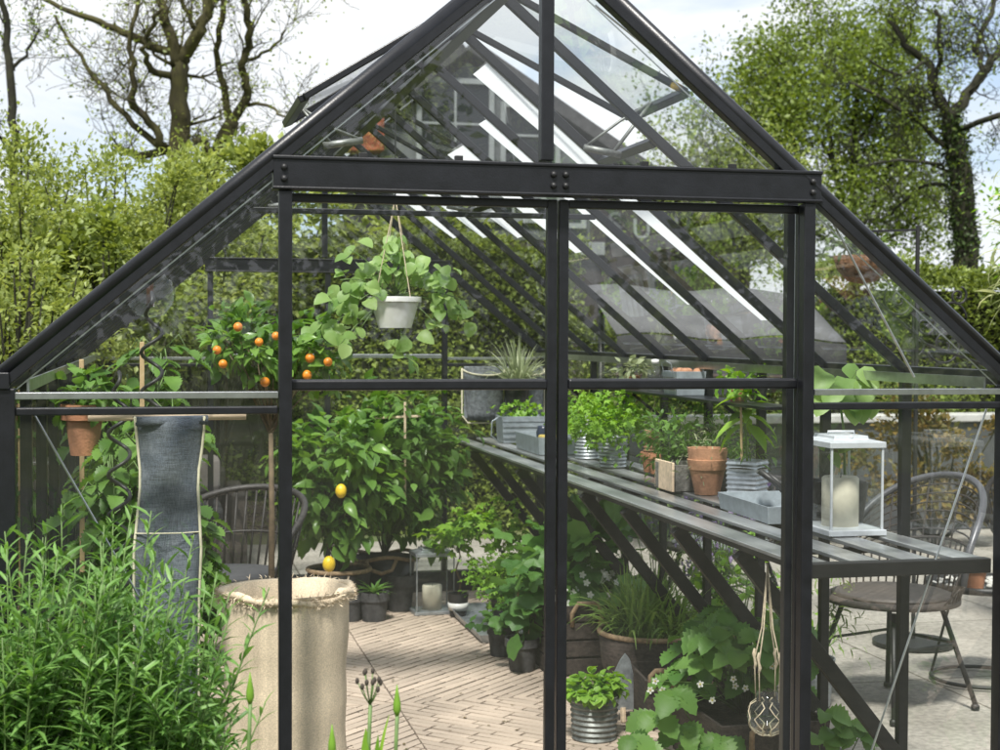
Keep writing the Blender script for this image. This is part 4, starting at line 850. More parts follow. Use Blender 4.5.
# felt pouches on the end wall
for k,(u,lab) in enumerate(((484,'grey felt wall pouch with a pale wire rim, left of the pair'),(524,'grey felt wall pouch with a pale wire rim behind the seedling carrier'))):
    p=at(u,395,y=5.08); t=thing('wall_pouch',lab,'wall pouch',(p.x,5.08,p.z-.16),'felt pouches on the end wall')
    FEL=mat('grey_felt',(.17,.185,.20),.95,0,.25,50,.5,200); vs=[];fs=[]
    for j in range(8):
        for i in range(13):
            a=PI*i/12; s=j/7; r=.125*(.78+.22*s); vs.append((p.x-r*math.cos(a),5.10-.13*(.55+.45*s)*math.sin(a)**.8,p.z-.15+.30*s-(.03*math.sin(a) if j==7 else 0)))
    for j in range(7):
        for i in range(12): q=j*13+i; fs.append((q,q+1,q+14,q+13))
    MB().add(vs,fs).build('pouch',FEL,t,solid=.006,smooth=True)
    MB().tube([vs[7*13+i] for i in range(13)],.006,6).build('rim_wire',SEL,t,smooth=True); MB().tube([(p.x-.13,5.10,p.z+.16),(p.x-.13,5.10,p.z-.12),(p.x-.10,5.07,p.z-.165),(p.x+.1,5.07,p.z-.165),(p.x+.13,5.10,p.z-.12),(p.x+.13,5.1,p.z+.16)],.005,6).build('edge_wire',SEL,t,smooth=True)
    MB().box(p.x-.12,p.x+.12,5.085,5.10,p.z-.14,p.z+.17).build('back_panel',FEL,t,bevel=.004)
p=at(519,383,y=4.86); t=thing('spider_plant','pale striped spider plant with thin arching leaves growing above the felt pouches','spider plant',xyz(p)); mb=MB(); blades(mb,(p.x,p.y+.03,p.z-.04),130,.30,.012,1.0,.8,.05); mb.build('blades',L_GREY,t)
pot(t,(p.x,p.y+.03,p.z-.16),.07,.05,.12,BLACKP)
# narrow upper shelf along the right wall, with crate, bottle, plants
t=thing('upper_shelf','narrow dark shelf fixed at eave height along the right glass wall','shelf',(2.53,2.8,1.28)); MB().box(2.46,2.60,1.3,4.3,1.285,1.297).build('shelf_board',FRAME,t,bevel=.002)
for y in (BAY*3,BAY*5,BAY*7): MB().bar((2.47,y,1.28),(2.60,y,1.18),.012,.012).build('shelf_bracket',FRAME,t)
y=at(684,380,x=2.53).y; t=thing('small_crate','small pale metal crate of terracotta pieces on the upper shelf','crate',(2.53,y,1.297))
trough(t,(2.53,y,1.298),.12,.17,.10,ZINCB,'crate_body',0,.003,.006,.001)
for z in (.02,.045,.07): MB().box(2.463,2.466,y-.08,y+.08,1.298+z,1.304+z).build('rib',ZINCD,t)
mb=MB(); [mb.ball((2.53+random.uniform(-.04,.04),y+random.uniform(-.07,.07),1.395),.022,.8,8) for _ in range(9)]; mb.build('terracotta_pieces',TERRA2,t,smooth=True)
MB().tube([(2.46,y-.06,1.39),(2.45,y-.06,1.43),(2.45,y+.0,1.44),(2.45,y+.06,1.43),(2.46,y+.06,1.39)],.002,5).build('handle',ZINC,t)
y=at(655,380,x=2.53).y; t=thing('glass_bottle','clear glass bottle with a pale stopper on the upper shelf','bottle',(2.53,y,1.298))
MB().lathe((2.53,y,1.298),[(.001,0),(.035,.002),(.037,.07),(.03,.095),(.014,.105),(.013,.13)],20).build('bottle_body',GLASS2,t,smooth=True); MB().lathe((2.53,y,1.42),[(.017,0),(.018,.02),(.001,.022)],14).build('stopper',WHITEP,t,smooth=True)
for (u,lab) in ((738,'low leafy seedling near the right end of the upper shelf'),(632,'small trailing plant at the far end of the upper shelf')):
    y=at(u,380,x=2.53).y; t=thing('shelf_plant',lab,'plant',(2.53,y,1.298)); pot(t,(2.53,y,1.298),.04,.03,.06,TERRA); bush('',L_BRI if u>700 else L_GREY,t,(2.53,y,1.38),(.07,.13,.04),80,.045,'oval',10,stems=STEM,base=(2.53,y,1.35),stemr=.0015)
# ================================================================== furniture
def tub_chair(name,lab,x,y,rz,r=.29,zs=.45,zb=.80,m=RATTAN,m2=DCUSH,ribs=False,spread=200,grp='round rattan armchairs'):
    t=thing(name,lab,'chair',(x,y,0),grp)
    def Q(a,rr,z,dx=0): return (x+rr*math.cos(a+rz)+dx*math.cos(rz),y+rr*math.sin(a+rz)+dx*math.sin(rz),z)
    MB().lathe((x,y,zs-.045),[(r*.9,.02),(r,.025),(r,.045),(r*.95,.052),(.001,.045)],36).build('seat',m,t,smooth=True)
    MB().lathe((x,y,zs+.004),[(r*.88,0),(r*.9,.01),(r*.8,.02),(.001,.015)],30).build('cushion',m2,t,smooth=True)
    h=math.radians(spread)/2; n=26; top=[];mid=[]
    for i in range(n+1):
        a=-h+2*h*i/n; f=math.cos(a/h*PI/2)**.5 if abs(a)<h else 0; z=zs+.08+(zb-zs-.08)*f; top.append(Q(a,r*1.18,z,.05))
        mid.append(Q(a,r*1.08,zs+(z-zs)*.45,.02))
    MB().tube(top,.016,8).build('top_rail',GREYPIPE if ribs else m,t,smooth=True); MB().tube(mid,.007,6).build('middle_rail',m,t,smooth=True)
    mb=MB()
    for i in range(0,n+1): mb.tube([Q(-h+2*h*i/n,r*.97,zs-.01),mid[i]]+([top[i]] if (not ribs or i%4==0) else []),.0055 if not ribs else .0045,5)
    mb.build('spindles',m,t,smooth=True)
    if ribs:
        mb=MB()
        for k in range(1,7):
            s=k/7; mb.tube([Vector(mid[i]).lerp(Vector(top[i]),s) for i in range(2,n-1)],.0042,5)
        mb.build('cross_weave',m,t,smooth=True)
    for a in (PI/4,3*PI/4,5*PI/4,7*PI/4):
        l=MB().tube([Q(a,r*.72,zs-.04),Q(a,r*1.22,.02)],.0115,8).build('leg',IRON,t,smooth=True); MB().lathe(Q(a,r*1.22,0),[(.018,0),(.018,.015),(.011,.022)],10).build('foot',IRON,l)
    for s in (1,-1): MB().tube([Q(s*PI/4,r*.93,.27),Q(s*3*PI/4,r*.93,.27)],.007,6).build('crossbar',IRON,t)
    MB().tube([Q(PI/4,r*.93,.27),Q(-PI/4,r*.93,.27)],.007,6).build('crossbar',IRON,t)
    return t
tub_chair('armchair','black rattan armchair inside the greenhouse behind the tomato plants',.69,3.40,math.radians(60),.27,.42,.80,RATTAN,DCUSH,spread=230)
tub_chair('armchair','brown wicker armchair on the patio just behind the near end of the bench',3.36,2.08,math.radians(20),.28,.46,.95,RATTANB,RATTAN,True,180)
tub_chair('armchair','dark armchair at the back of the patio right of the plant stand',5.1,3.6,math.radians(60),.30,.45,.82,RATTANB,DCUSH,False,200)
tub_chair('armchair','dark wicker armchair with a grey cushion beyond the glass wall under the bench',3.25,3.75,math.radians(30),.30,.45,.78,RATTANB,mat('grey_cushion',(.16,.17,.18),.9),False,200)
t=thing('plant_stand','black metal plant stand with a ring base and a round pebble tray','plant stand',(3.98,2.42,0)); c=(3.98,2.42)
MB().tube([(c[0]+.22*math.cos(k*PI/18),c[1]+.22*math.sin(k*PI/18),.012) for k in range(36)],.009,8,closed=True).build('ring_base',IRON,t,smooth=True)
for k in range(3): a=k*2*PI/3+.4; MB().tube([(c[0]+.22*math.cos(a),c[1]+.22*math.sin(a),.012),(c[0]+.12*math.cos(a),c[1]+.12*math.sin(a),.42)],.0065,6).build('rod',IRON,t)
MB().lathe((c[0],c[1],.415),[(.22,0),(.25,.008),(.25,.035),(.24,.035),(.235,.012),(.001,.012)],40).build('tray',IRON,t,smooth=True)
mb=MB()
for _ in range(110): a=random.uniform(0,6.28); r=.22*random.random()**.5; mb.ball((c[0]+r*math.cos(a),c[1]+r*math.sin(a),.434),random.uniform(.008,.015),.7,6)
mb.build('pebbles',mat('pebble',(.45,.44,.41),.8,0,.2,30),t,smooth=True)['kind']='stuff'
t=thing('terracotta_pot','small orange terracotta pot standing on the round pebble tray outside','plant pot',(3.87,2.30,.44)); pot(t,(3.87,2.30,.44),.055,.04,.10,TERRA,rim=.004)
# wicker sofa behind
t=thing('wicker_sofa','dark wicker garden sofa with pale seat cushions seen through the far glass wall','sofa',(-.2,6.35,0))
MB().box(-1.3,.80,6.45,6.6,.05,.66).build('backrest',RATTANB,t,bevel=.03); MB().box(-1.3,.80,5.75,6.449,.05,.36).build('seat',RATTANB,t,bevel=.02)
for x in (-1.36,.80): MB().box(x,x+.1,5.75,6.6,.05,.56).build('armrest',RATTANB,t,bevel=.02)
for x in (-1.25,-.58,.1): MB().box(x,x+.66,5.8,6.4,.362,.46).build('seat_cushion',DCUSH,t,bevel=.03)
for x in (-1.25,-.58,.1): MB().box(x,x+.66,6.40,6.56,.50,.74).build('back_cushion',CUSH,t,bevel=.04)
# left fence outside
t=thing('slat_fence','dark grey fence of upright slats running outside the left glass wall','fence',(-.62,2.8,0))
y=.6
while y<5.9: MB().box(-.63,-.605,y,y+.085,.03,1.40+random.uniform(-.004,.004)).build('slat',FENCEM,t,bevel=.003); y+=.118
for z in (.3,1.15): MB().box(-.665,-.631,.6,5.9,z,z+.07).build('fence_rail',FENCEM,t,bevel=.003)
# plants along the outside of the right wall, under and beyond the bench
def ground_plant(name,lab,cat,c,r,n,size,m,kind='oval',k=16,grp=None,pt=None,**kw):
    t=thing(name,lab,cat,(c[0],c[1],0),grp)
    if pt: pot(t,(c[0],c[1],0),pt[0],pt[0]*.8,pt[1],pt[2])
    bush('',m,t,c,r,n,size,kind,k,stems=STEM,base=(c[0],c[1],pt[1]*.8 if pt else .02),**kw); return t
t=ground_plant('heather','lilac flowering plant in a terracotta pot seen under the bench','flowering plant',(2.98,3.1,.72),(.18,.16,.16),420,.035,L_PURP,'oval',20,pt=(.12,.26,TERRA))
bush('',L_CHIVE,t,(2.98,3.1,.50),(.14,.12,.16),260,.06,'narrow',16)
ground_plant('lavender','lavender with blue violet flower spikes outside the glass wall','lavender',(3.02,2.15,.40),(.16,.16,.18),300,.05,L_CHIVE,'narrow',18,pt=(.11,.2,ZINC))
p=at(706,572,x=3.02); t=thing('lavender_spikes','loose blue violet lavender spikes rising beside the bench post','lavender',xyz(p)); P,D,_=clumps(xyz(p),(.12,.1,.09),160,14,.2); scatter('flower_spike',L_PURP,t,'oval',P,D+UP,np.tile([0,-1.,.2],(160,1)),.018) ; mb=MB(); [mb.tube([(3.02,2.15,.35),q],.0015,4) for q in P[:30]]; mb.build('stem',STEM,t)
ground_plant('garden_plant','yellow green leafy plant outside the glass behind the chives','plant',(2.95,2.75,.35),(.22,.26,.25),380,.055,L_BRI,'oval',18)
ground_plant('garden_plant','fern-like green plant standing behind the dark wooden crate outside','plant',(3.0,4.1,.40),(.26,.34,.30),480,.06,L_DIM,'long',20)
# low wall with pale coping in front of the hedge
t=thing('low_wall','low dark wall with a pale stone coping in front of the hedge','wall',(5,7.3,0)); MB().box(3.5,7.1,7.28,7.46,0,.86).build('wall_body',mat('dark_render',(.07,.075,.08),.85,0,.12,6,.2,60),t,bevel=.01); MB().box(3.46,7.14,7.24,7.50,.862,.925).build('coping',mat('pale_stone',(.5,.5,.48),.75,0,.1,8,.2,40),t,bevel=.01)
# iron stand with coco basket
px=at(862,268,y=3.2); t=thing('iron_stand','tall black wrought iron stand with scrolls beyond the right side of the roof','iron stand',(px.x+.25,3.2,0))
sx=px.x+.30; MB().tube([(sx,3.2,0),(sx,3.2,2.1)],.011,8).build('pole',IRON,t); MB().lathe((sx,3.2,0),[(.2,0),(.2,.02),(.02,.03)],24).build('foot_plate',IRON,t)
def scroll(mb,cx,cz,y,r0,turns,d,ph=0,r=.006,axis=None):
    mb.tube([(cx+d*(r0*(1-i/40*.88))*math.cos(ph+i/40*turns*2*PI),y,cz+(r0*(1-i/40*.88))*math.sin(ph+i/40*turns*2*PI)) for i in range(41)],r,5)
for (u,v,rr,d,phs) in ((900,300,.09,1,2.5),(925,325,.07,-1,.5),(950,318,.09,1,0),(945,345,.10,1,3.5),(972,345,.07,-1,1.5),(915,345,.06,1,4),(958,296,.05,-1,2)):
    q=at(u,v,y=3.2); mb=MB(); scroll(mb,q.x,q.z,3.2,rr,1.6,d,phs); mb.build('scroll',IRON,t,smooth=True)
a,b_=at(865,290,y=3.2),at(985,365,y=3.2); MB().tube([a,a.lerp(b_,.5)+Vector((.0,0,-.08)),b_],.008,6).build('arm',IRON,t); q=at(913,352,y=3.2); MB().tube([(q.x,3.2,q.z+.25),(q.x,3.2,1.3)],.008,6).build('spike',IRON,t); MB().bar((sx,3.2,2.08),(px.x,3.2,px.z+.18),.012,.012).build('hanger_arm',IRON,t)
t=thing('coco_basket','brown coconut fibre basket hanging from the wrought iron stand','hanging basket',xyz(px)); MB().lathe((px.x,3.2,px.z-.08),[(.001,0),(.07,.015),(.12,.07),(.14,.14),(.125,.14),(.001,.12)],24,wob=.02).build('coco_liner',mat('coco_fibre',(.16,.08,.04),.95,0,.35,50,.9,120),t,smooth=True)
for k in range(3): a=k*2.09; MB().tube([(px.x+.14*math.cos(a),3.2+.14*math.sin(a),px.z+.06),(px.x,3.2,px.z+.19)],.002,5).build('chain',IRON,t)
bush('',L_DIM,t,(px.x,3.2,px.z+.10),(.15,.12,.05),120,.045,'oval',10)
# grey awning behind
t=thing('awning','grey fabric awning on two dark posts behind the greenhouse','awning',(4.0,6.4,0))
AW=mat('grey_canvas',(.13,.13,.135),.9,0,.08,4,.1,60); AW2=mat('dark_canvas',(.04,.04,.043),.9,0,.1,4,.1,60); ya,yb=6.9,6.1
xa,xb=at(600,300,y=6.5).x,at(822,300,y=6.5).x; vs=[];fs=[]
for j in range(5):
    for i in range(15): s=i/14; q=j/4; vs.append((xa+(xb-xa)*s,ya+(yb-ya)*q,1.90-.34*q+.02*math.sin(s*11)+.01*math.sin(q*5)-.03*s))
for j in range(4):
    for i in range(14): k=j*15+i; fs.append((k,k+1,k+16,k+15))
MB().add(vs,fs).build('canopy',AW,t,solid=.006,smooth=True)
vs2=[];e=vs[-15:]
for j in range(4):
    for i,(x,y_,z) in enumerate(e): vs2.append((x+.0*j,y_-.01+.008*math.sin(i*1.1+j),z-.012-.125*j-(.012*math.sin(i*.9) if j==3 else 0)))
MB().add(vs2,[(j*15+i,j*15+i+1,j*15+i+16,j*15+i+15) for j in range(3) for i in range(14)]).build('valance',AW2,t,solid=.004,smooth=True)
for x in (xa+.1,xb-.1): MB().tube([(x,ya-.1,0),(x,ya-.1,1.78)],.025,10).build('post',FRAME,t,smooth=True)
MB().tube([(xa,yb,1.28),(xb,yb,1.25)],.018,8).build('front_bar',mat('brown_bar',(.05,.03,.025),.6),t)
# ================================================================== hedges and shrubs
def hedge(name,lab,x0,x1,y0,y1,h,n,size,m,sd=0):
    t=thing(name,lab,'hedge',((x0+x1)/2,y0,0)); MB().box(x0+.2,x1-.2,y0+.22,y1-.2,0,h-.2).build('inner_twigs',mat('twig_mass',(.02,.022,.012),1,0,.3,6),t)
    k=int(n*.78); X=RG.uniform(x0,x1,n); Z=RG.uniform(0,h,n); Y=np.full(n,y0)
    bump=.09*np.sin(X*2.1+sd)+.07*np.sin(X*5.3+Z*3.1)+.06*np.sin(Z*6.7+X*1.7); Y[:k]=y0+.10+bump[:k]+RG.exponential(.06,k)
    Z[k:]=h-.06+.05*np.sin(X[k:]*3.3)+.04*np.sin(X[k:]*9.1)+RG.normal(size=n-k)*.035; Y[k:]=RG.uniform(y0,y1,n-k)
    Z[:k]=np.minimum(Z[:k],h-.03+.05*np.sin(X[:k]*3.3))
    P=np.stack([X,Y,Z],1); A=RG.normal(size=(n,3))*.7+np.array([0,-.75,.25]); A[k:]+=np.array([0,.6,.6]); 
    scatter('foliage',m,t,'rhomb',P,A,RG.normal(size=(n,3))*.5+np.array([0,-.4,1]),size*RG.uniform(.6,1.3,n)); return t
hedge('hedge','tall clipped green hedge straight behind the greenhouse',-4.6,3.75,7.9,9.0,2.28,80000,.055,L_HEDGE)
hedge('hedge','clipped yellow green hedge on the right beyond the patio',5.55,14,7.5,8.6,2.12,75000,.05,L_HEDGE,2)
hedge('hedge','low section of hedge under the grey awning behind the bench',3.7,5.6,8.0,8.9,1.62,20000,.055,L_HEDGE,3)
hedge('hedge','dense clipped hedge along the left side behind the fence',-3.4,-2.4,1.0,7.5,1.6,9000,.08,L_HEDGE,1) if False else None
def shrub(lab,u,v,y,r,n,m,size=.040,k=90,grp='leafy shrubs on the left'):
    p=at(u,v,y=y); t=thing('shrub',lab,'shrub',(p.x,p.y,0),grp); bush('',m,t,(p.x,p.y,p.z),r,n,size,'rhomb',k,.11,.25,droop=-.1,stems=BARK2,stemr=.012,base=(p.x,p.y,0)); return t
shrub('light green bushy shrub filling the far left below the bare trees',15,272,6.2,(.9,.8,.82),19000,L_SHRUB)
shrub('loose pale green shrub between the far left shrub and the roof edge',112,275,6.6,(.9,.8,.82),19000,L_SHRUB)
shrub('yellow green shrub just left of the sloping roof edge',196,268,7.0,(.65,.6,.72),14000,L_SHRUB)
shrub('low light green shrub at the left edge above the eave',10,340,4.6,(.6,.7,.5),6000,L_SHRUB)
shrub('olive brown shrub behind the rafter, right of the pale shrub',110,290,5.4,(.45,.4,.45),2600,L_HEDGE,.06,24)
shrub('dark leafy shrub low beside the slat fence',70,330,6.0,(.9,.7,.6),4000,L_HEDGE,.07,24)
shrub('pale green shrub seen through the roof above the hanging plant',420,260,8.6,(.9,.5,.55),4200,L_SHRUB,.08,24,'shrubs behind the greenhouse')
shrub('loose green shrub left of centre seen through the far gable',270,235,8.2,(.9,.5,.7),5000,L_SHRUB,.08,26,'shrubs behind the greenhouse')
shrub('rust tinged low shrub on the patio edge behind the chairs',935,460,6.4,(.75,.4,.42),3200,leafmat('rusty_leaf',(.05,.07,.015),(.22,.15,.04),.3),.06,24,'shrubs behind the greenhouse')
p=at(1006,270,y=3.0); t=thing('variegated_shrub','shrub with long pale cream edged leaves at the right edge','shrub',(p.x,p.y,0)); bush('',leafmat('cream_leaf',(.12,.2,.05),(.55,.58,.30),.3),t,(p.x+.17,p.y,p.z),(.12,.2,.40),260,.13,'narrow',20,stems=STEMB,base=(p.x+.12,p.y,0),droop=0,stemr=.006)
t=thing('leafy_shrub','fresh green shrub at the right edge above the hedge','shrub',(7.3,7.0,0)); p=at(1000,225,y=7.0); bush('',L_BRI,t,(p.x+.32,p.y,p.z),(.3,.3,.3),1500,.06,'rhomb',16,stems=BARK2,base=(p.x+.15,7.0,0),stemr=.02)
# ================================================================== trees
def twig(mb,p,d,L,r,lev,tips):
    n=5; pts=[p]; rr=[r]; dd=Vector(d).normalized()
    for i in range(n):
        dd=(dd+Vector((random.gauss(0,.26),random.gauss(0,.26),random.gauss(.06,.22)))).normalized(); p=p+dd*(L/n); pts.append(p); rr.append(max(.0035,r*(1-.8*(i+1)/n)))
        if lev>0 and random.random()<.95:
            e=(dd+Vector((random.gauss(0,.8),random.gauss(0,.8),random.gauss(.1,.7)))).normalized(); twig(mb,p,e,L*random.uniform(.45,.7),rr[-1]*.7,lev-1,tips)
    mb.tube(pts,rr,4 if lev<2 else 5); tips+= [pts[-1],pts[3],pts[4]]
def tree(name,lab,limbs,y,barkm,leafm,nleaf,lsize,tw=(7,1.3,2),base=None,jit=.35,extra=None,crown=None,grp='trees behind the garden'):
    K=[(q,) for q in ()]; pts_all=[]; F=CAM['f']
    t=None; trunk=MB(); tips=[]; tws=MB(); first=True
    for li,lm in enumerate(limbs):
        dy=0 if li==0 else random.uniform(-jit,jit)*3; pts=[];rr=[]
        m_=len(lm)
        for i,(u,v,w) in enumerate(lm):
            yy=y+dy*(i/(m_-1)) if li else y; q=at(u,v,y=yy); pts.append(q); rr.append(max(.012,w*.5*((q-CP).dot(CF))/F))
        if li==0:
            g=at(lm[0][0],lm[0][1],y=y); g=Vector((g.x,y,-.02)); pts=[g]+pts; rr=[rr[0]*1.35]+rr
            t=thing(name,lab,'tree',(g.x,y,0),grp)
        # smooth the path
        sm=[];sr=[]
        for i in range(len(pts)-1):
            a=pts[max(0,i-1)];b_=pts[i];c=pts[i+1];d=pts[min(len(pts)-1,i+2)]
            for s in (0,.25,.5,.75):
                sm.append(.5*((2*b_)+(c-a)*s+(2*a-5*b_+4*c-d)*s*s+(3*b_-a-3*c+d)*s**3)+Vector((random.gauss(0,.02),random.gauss(0,.02),0))); sr.append(rr[i]*(1-s)+rr[i+1]*s)
        sm.append(pts[-1]);sr.append(rr[-1]); trunk.tube(sm,sr,9)
        st=len(sm)//3 if li==0 else 2
        for k in range(int(tw[0]*(len(sm)-st)/8)):
            i=random.randint(st,len(sm)-2); d=(sm[i+1]-sm[i]).normalized()+Vector((random.gauss(0,.9),random.gauss(0,.9),random.gauss(.15,.7))); twig(tws,sm[i],d,tw[1]*random.uniform(.5,1.2),min(sr[i]*.3,.028),tw[2],tips)
    trunk.build('trunk',barkm,t,smooth=True); tws.build('twigs',barkm,t,smooth=True)
    if nleaf:
        tp=np.array([list(q) for q in tips]); 
        if crown is not None: tp=tp[RG.integers(0,len(tp),nleaf)]
        else: tp=tp[RG.integers(0,len(tp),nleaf)]
        P=tp+RG.normal(size=(nleaf,3))*(crown or .12); scatter('crown',leafm,t,'rhomb',P,RG.normal(size=(nleaf,3)),RG.normal(size=(nleaf,3))+UP,lsize*RG.uniform(.6,1.3,nleaf))
    return t
tree('bare_tree','gnarled nearly bare mossy tree, the thick middle trunk left of the roof',[[(181,320,26),(179,180,23),(181,100,19),(178,62,18)],[(178,66,14),(168,30,11),(160,0,9),(150,-50,6)],[(181,62,13),(195,40,13),(205,15,11),(214,-40,8)],
  [(176,52,9),(155,48,9),(130,35,8),(100,22,7),(60,8,5),(15,-15,4)],[(172,76,8),(152,70,7),(145,50,5),(150,30,5),(162,8,3)],[(165,148,9),(150,122,8),(131,100,7),(133,70,6),(130,40,5),(136,-10,4)],[(164,152,8),(125,115,6),(100,85,5),(80,55,4),(55,15,3)],
  [(168,150,9),(140,156,8),(116,146,6)],[(195,40,6),(190,15,5),(178,-10,4)],[(205,15,6),(225,-10,5)]],15,BARK,L_SHRUB,1800,.05,(3.6,.9,2))
tree('bare_tree','leaning mossy tree with twisted upright branches right beside the thick trunk',[[(192,300,22),(205,195,20),(218,155,18),(233,120,14)],[(233,120,10),(247,92,9),(240,65,8),(250,38,8),(246,0,7),(250,-40,5)],[(231,124,9),(222,86,7),(216,50,6),(222,10,6),(226,-30,4)],
  [(240,106,5),(262,104,3.5),(280,114,2.5),(298,122,2)],[(212,160,9),(200,140,8),(196,142,6)],[(250,60,4),(268,50,3),(285,30,2)]],15.6,BARK,L_SHRUB,1200,.05,(3.6,.85,2))
tree('bare_tree','slim dark tree trunk at the very left edge of the view',[[(24,260,11),(15,170,9),(12,120,9),(8,60,8),(3,0,6),(0,-40,5)],[(14,150,4),(2,140,4),(-15,120,3)],[(10,70,4),(25,50,3),(40,30,2)]],14,BARK2,L_TREE,700,.05,(3.2,.7,2))
tree('bare_tree','tall ivy-clad tree with thick spreading limbs at the right edge',[[(968,300,26),(962,200,23),(956,150,21),(952,118,17)],[(952,120,13),(936,90,10),(925,60,8),(905,45,6),(888,20,4)],[(954,118,13),(975,86,10),(990,60,8),(1015,35,7)],[(984,72,6),(978,50,6),(988,15,5),(1005,-20,4)],
  [(948,150,6),(915,120,5),(880,98,4),(848,82,2.5)],[(942,165,4),(900,160,3),(868,165,2)],[(960,190,5),(925,185,4),(892,215,2.5)],[(960,130,6),(1000,115,6)],[(936,90,6),(940,50,5),(935,10,4)],[(925,60,4),(900,75,3),(870,60,2)]],15,BARK2,L_TREE,3000,.06,(3.0,.8,3),crown=.12)
o=[o for o in COL.objects if o.name.startswith('crown')][-1]
o=[o for o in COL.objects if o.name.startswith('bare_tree')][-1]; n=2600; tt=RG.uniform(0,1,n); q=np.array([list(at(966-14*s_,262-150*s_,y=15)) for s_ in tt]); a=RG.uniform(0,6.28,n)
P=q+np.stack([np.cos(a),np.sin(a),RG.normal(size=n)*.3],1)*(RG.uniform(.10,.24,n)*(1-.2*tt))[:,None]; scatter('ivy',leafmat('ivy_leaf',(.015,.03,.008),(.06,.10,.025),.2),o,'rhomb',P,RG.normal(size=(n,3)),RG.normal(size=(n,3))+UP,RG.uniform(.035,.08,n))
tree('leafy_tree','broad young tree in fresh leaf right of the greenhouse roof',[[(855,290,10),(852,160,8),(857,95,5),(862,30,3)],[(853,230,6),(832,160,5),(826,80,4),(818,25,2)],[(853,240,6),(812,190,5),(790,130,4),(775,75,2)],[(853,240,5),(885,180,4),(905,120,3),(915,70,2)],[(832,160,4),(800,110,3),(770,95,2)],
  [(853,250,5),(800,225,4),(760,190,3),(735,150,2)],[(853,250,5),(895,235,4),(918,215,2)],[(852,150,4),(880,100,3),(885,55,2)],[(812,190,4),(765,160,3),(728,130,2)],[(855,260,4),(780,250,3),(720,225,2)]],19,BARK2,L_TREE,42000,.078,(8,1.1,2),crown=.17)
tree('leafy_tree','smaller light green tree behind the hedge seen through the roof glass',[[(742,330,8),(744,240,6),(740,200,4)],[(742,260,4),(728,225,3),(716,205,2)],[(743,250,4),(765,215,3),(780,190,2)]],14,BARK2,L_SHRUB,6000,.06,(8,.8,2),crown=.15)
# ================================================================== house behind
HY=22
def hp(u,v,y=HY): return at(u,v,y=y)
t=thing('timber_house','dark gabled timber house with grey framed windows seen through the roof glass','house',(hp(530,300).x,HY+2,0))
HW=mat('dark_boards',(.035,.028,.026),.9,0,.3,3,.4,20,stretch=(7,7,.5)); HG=mat('grey_boards',(.10,.11,.115),.85,0,.12,4); HF=mat('grey_window_frame',(.26,.28,.29),.6,0,.08,5); HP=mat('dark_window_glass',(.012,.016,.02),.35,0,.2,2)
pts=[hp(378,330),hp(378,128),hp(468,56),hp(750,252),hp(750,330)]; pts[0].z=0;pts[-1].z=0; n=len(pts)
def prism(name,pts,dy,m,parent=None,**kw):
    n=len(pts); b2=[p+Vector((0,dy,0)) for p in pts]; return MB().add(pts+b2,[tuple(range(n))[::1],tuple(range(2*n-1,n-1,-1))]+[(i,n+i,n+(i+1)%n,(i+1)%n) for i in range(n)]).build(name,m,parent,**kw)
prism('wall',pts,5,HW,t)
q=[hp(380,240,HY-.03),hp(380,130,HY-.03),hp(468,62,HY-.03),hp(590,146,HY-.03),hp(590,240,HY-.03)]; prism('grey_cladding',q,.028,HG,t)
for a,b_,nm,mm in ((hp(468,50,HY-.3),hp(352,142,HY-.3),'roof',mat('dark_tiles',(.04,.04,.043),.8,0,.2,9,.5,30)),(hp(468,50,HY-.3),hp(768,259,HY-.3),'roof',mat('dark_tiles',(.04,.04,.043),.8,0,.2,9,.5,30))):
    d=(b_-a); nrm=Vector((-d.z,0,d.x)).normalized(); nrm=nrm if nrm.z>0 else -nrm; v0=[a,b_,b_+nrm*.22,a+nrm*.22]; prism(nm,v0,5.6,mm,t,bevel=.01)
q=[hp(332,150,HY-.6),hp(332,132,HY-.6),hp(362,100,HY-.6),hp(384,108,HY-.6),hp(384,150,HY-.6)]; prism('lower_roof',q,.5,mat('red_tiles',(.28,.07,.035),.8,0,.3,9,.6,30),t)
def window(u0,v0,u1,v1,cols,rows,y=HY-.06):
    a=hp(u0,v1,y); b_=hp(u1,v0,y); w_=.09; f_=MB()
    for (xa,xb,za,zb) in ((a.x,b_.x,a.z,a.z+w_),(a.x,b_.x,b_.z-w_,b_.z),(a.x,a.x+w_,a.z+w_,b_.z-w_),(b_.x-w_,b_.x,a.z+w_,b_.z-w_)): f_.box(xa,xb,y-.05,y+.03,za,zb)
    wn=f_.build('window',HF,t); MB().box(a.x+w_,b_.x-w_,y+.0,y+.02,a.z+w_,b_.z-w_).build('pane',HP,wn)
    for i in range(1,cols): x=a.x+(b_.x-a.x)*i/cols; MB().box(x-.02,x+.02,y-.03,y-.002,a.z+w_,b_.z-w_).build('glazing_bar',HF,wn)
    for i in range(1,rows): z=a.z+(b_.z-a.z)*i/rows; MB().box(a.x+w_,b_.x-w_,y-.028,y-.003,z-.02,z+.02).build('glazing_bar',HF,wn)
window(416,80,494,168,2,2); window(500,104,560,168,1,2); window(556,170,586,228,1,2); window(480,172,546,222,2,2)
MB().box(hp(548,0).x,hp(604,0).x,HY-.16,HY-.035,hp(0,246).z,hp(0,232).z).build('sill',HF,t,bevel=.01)
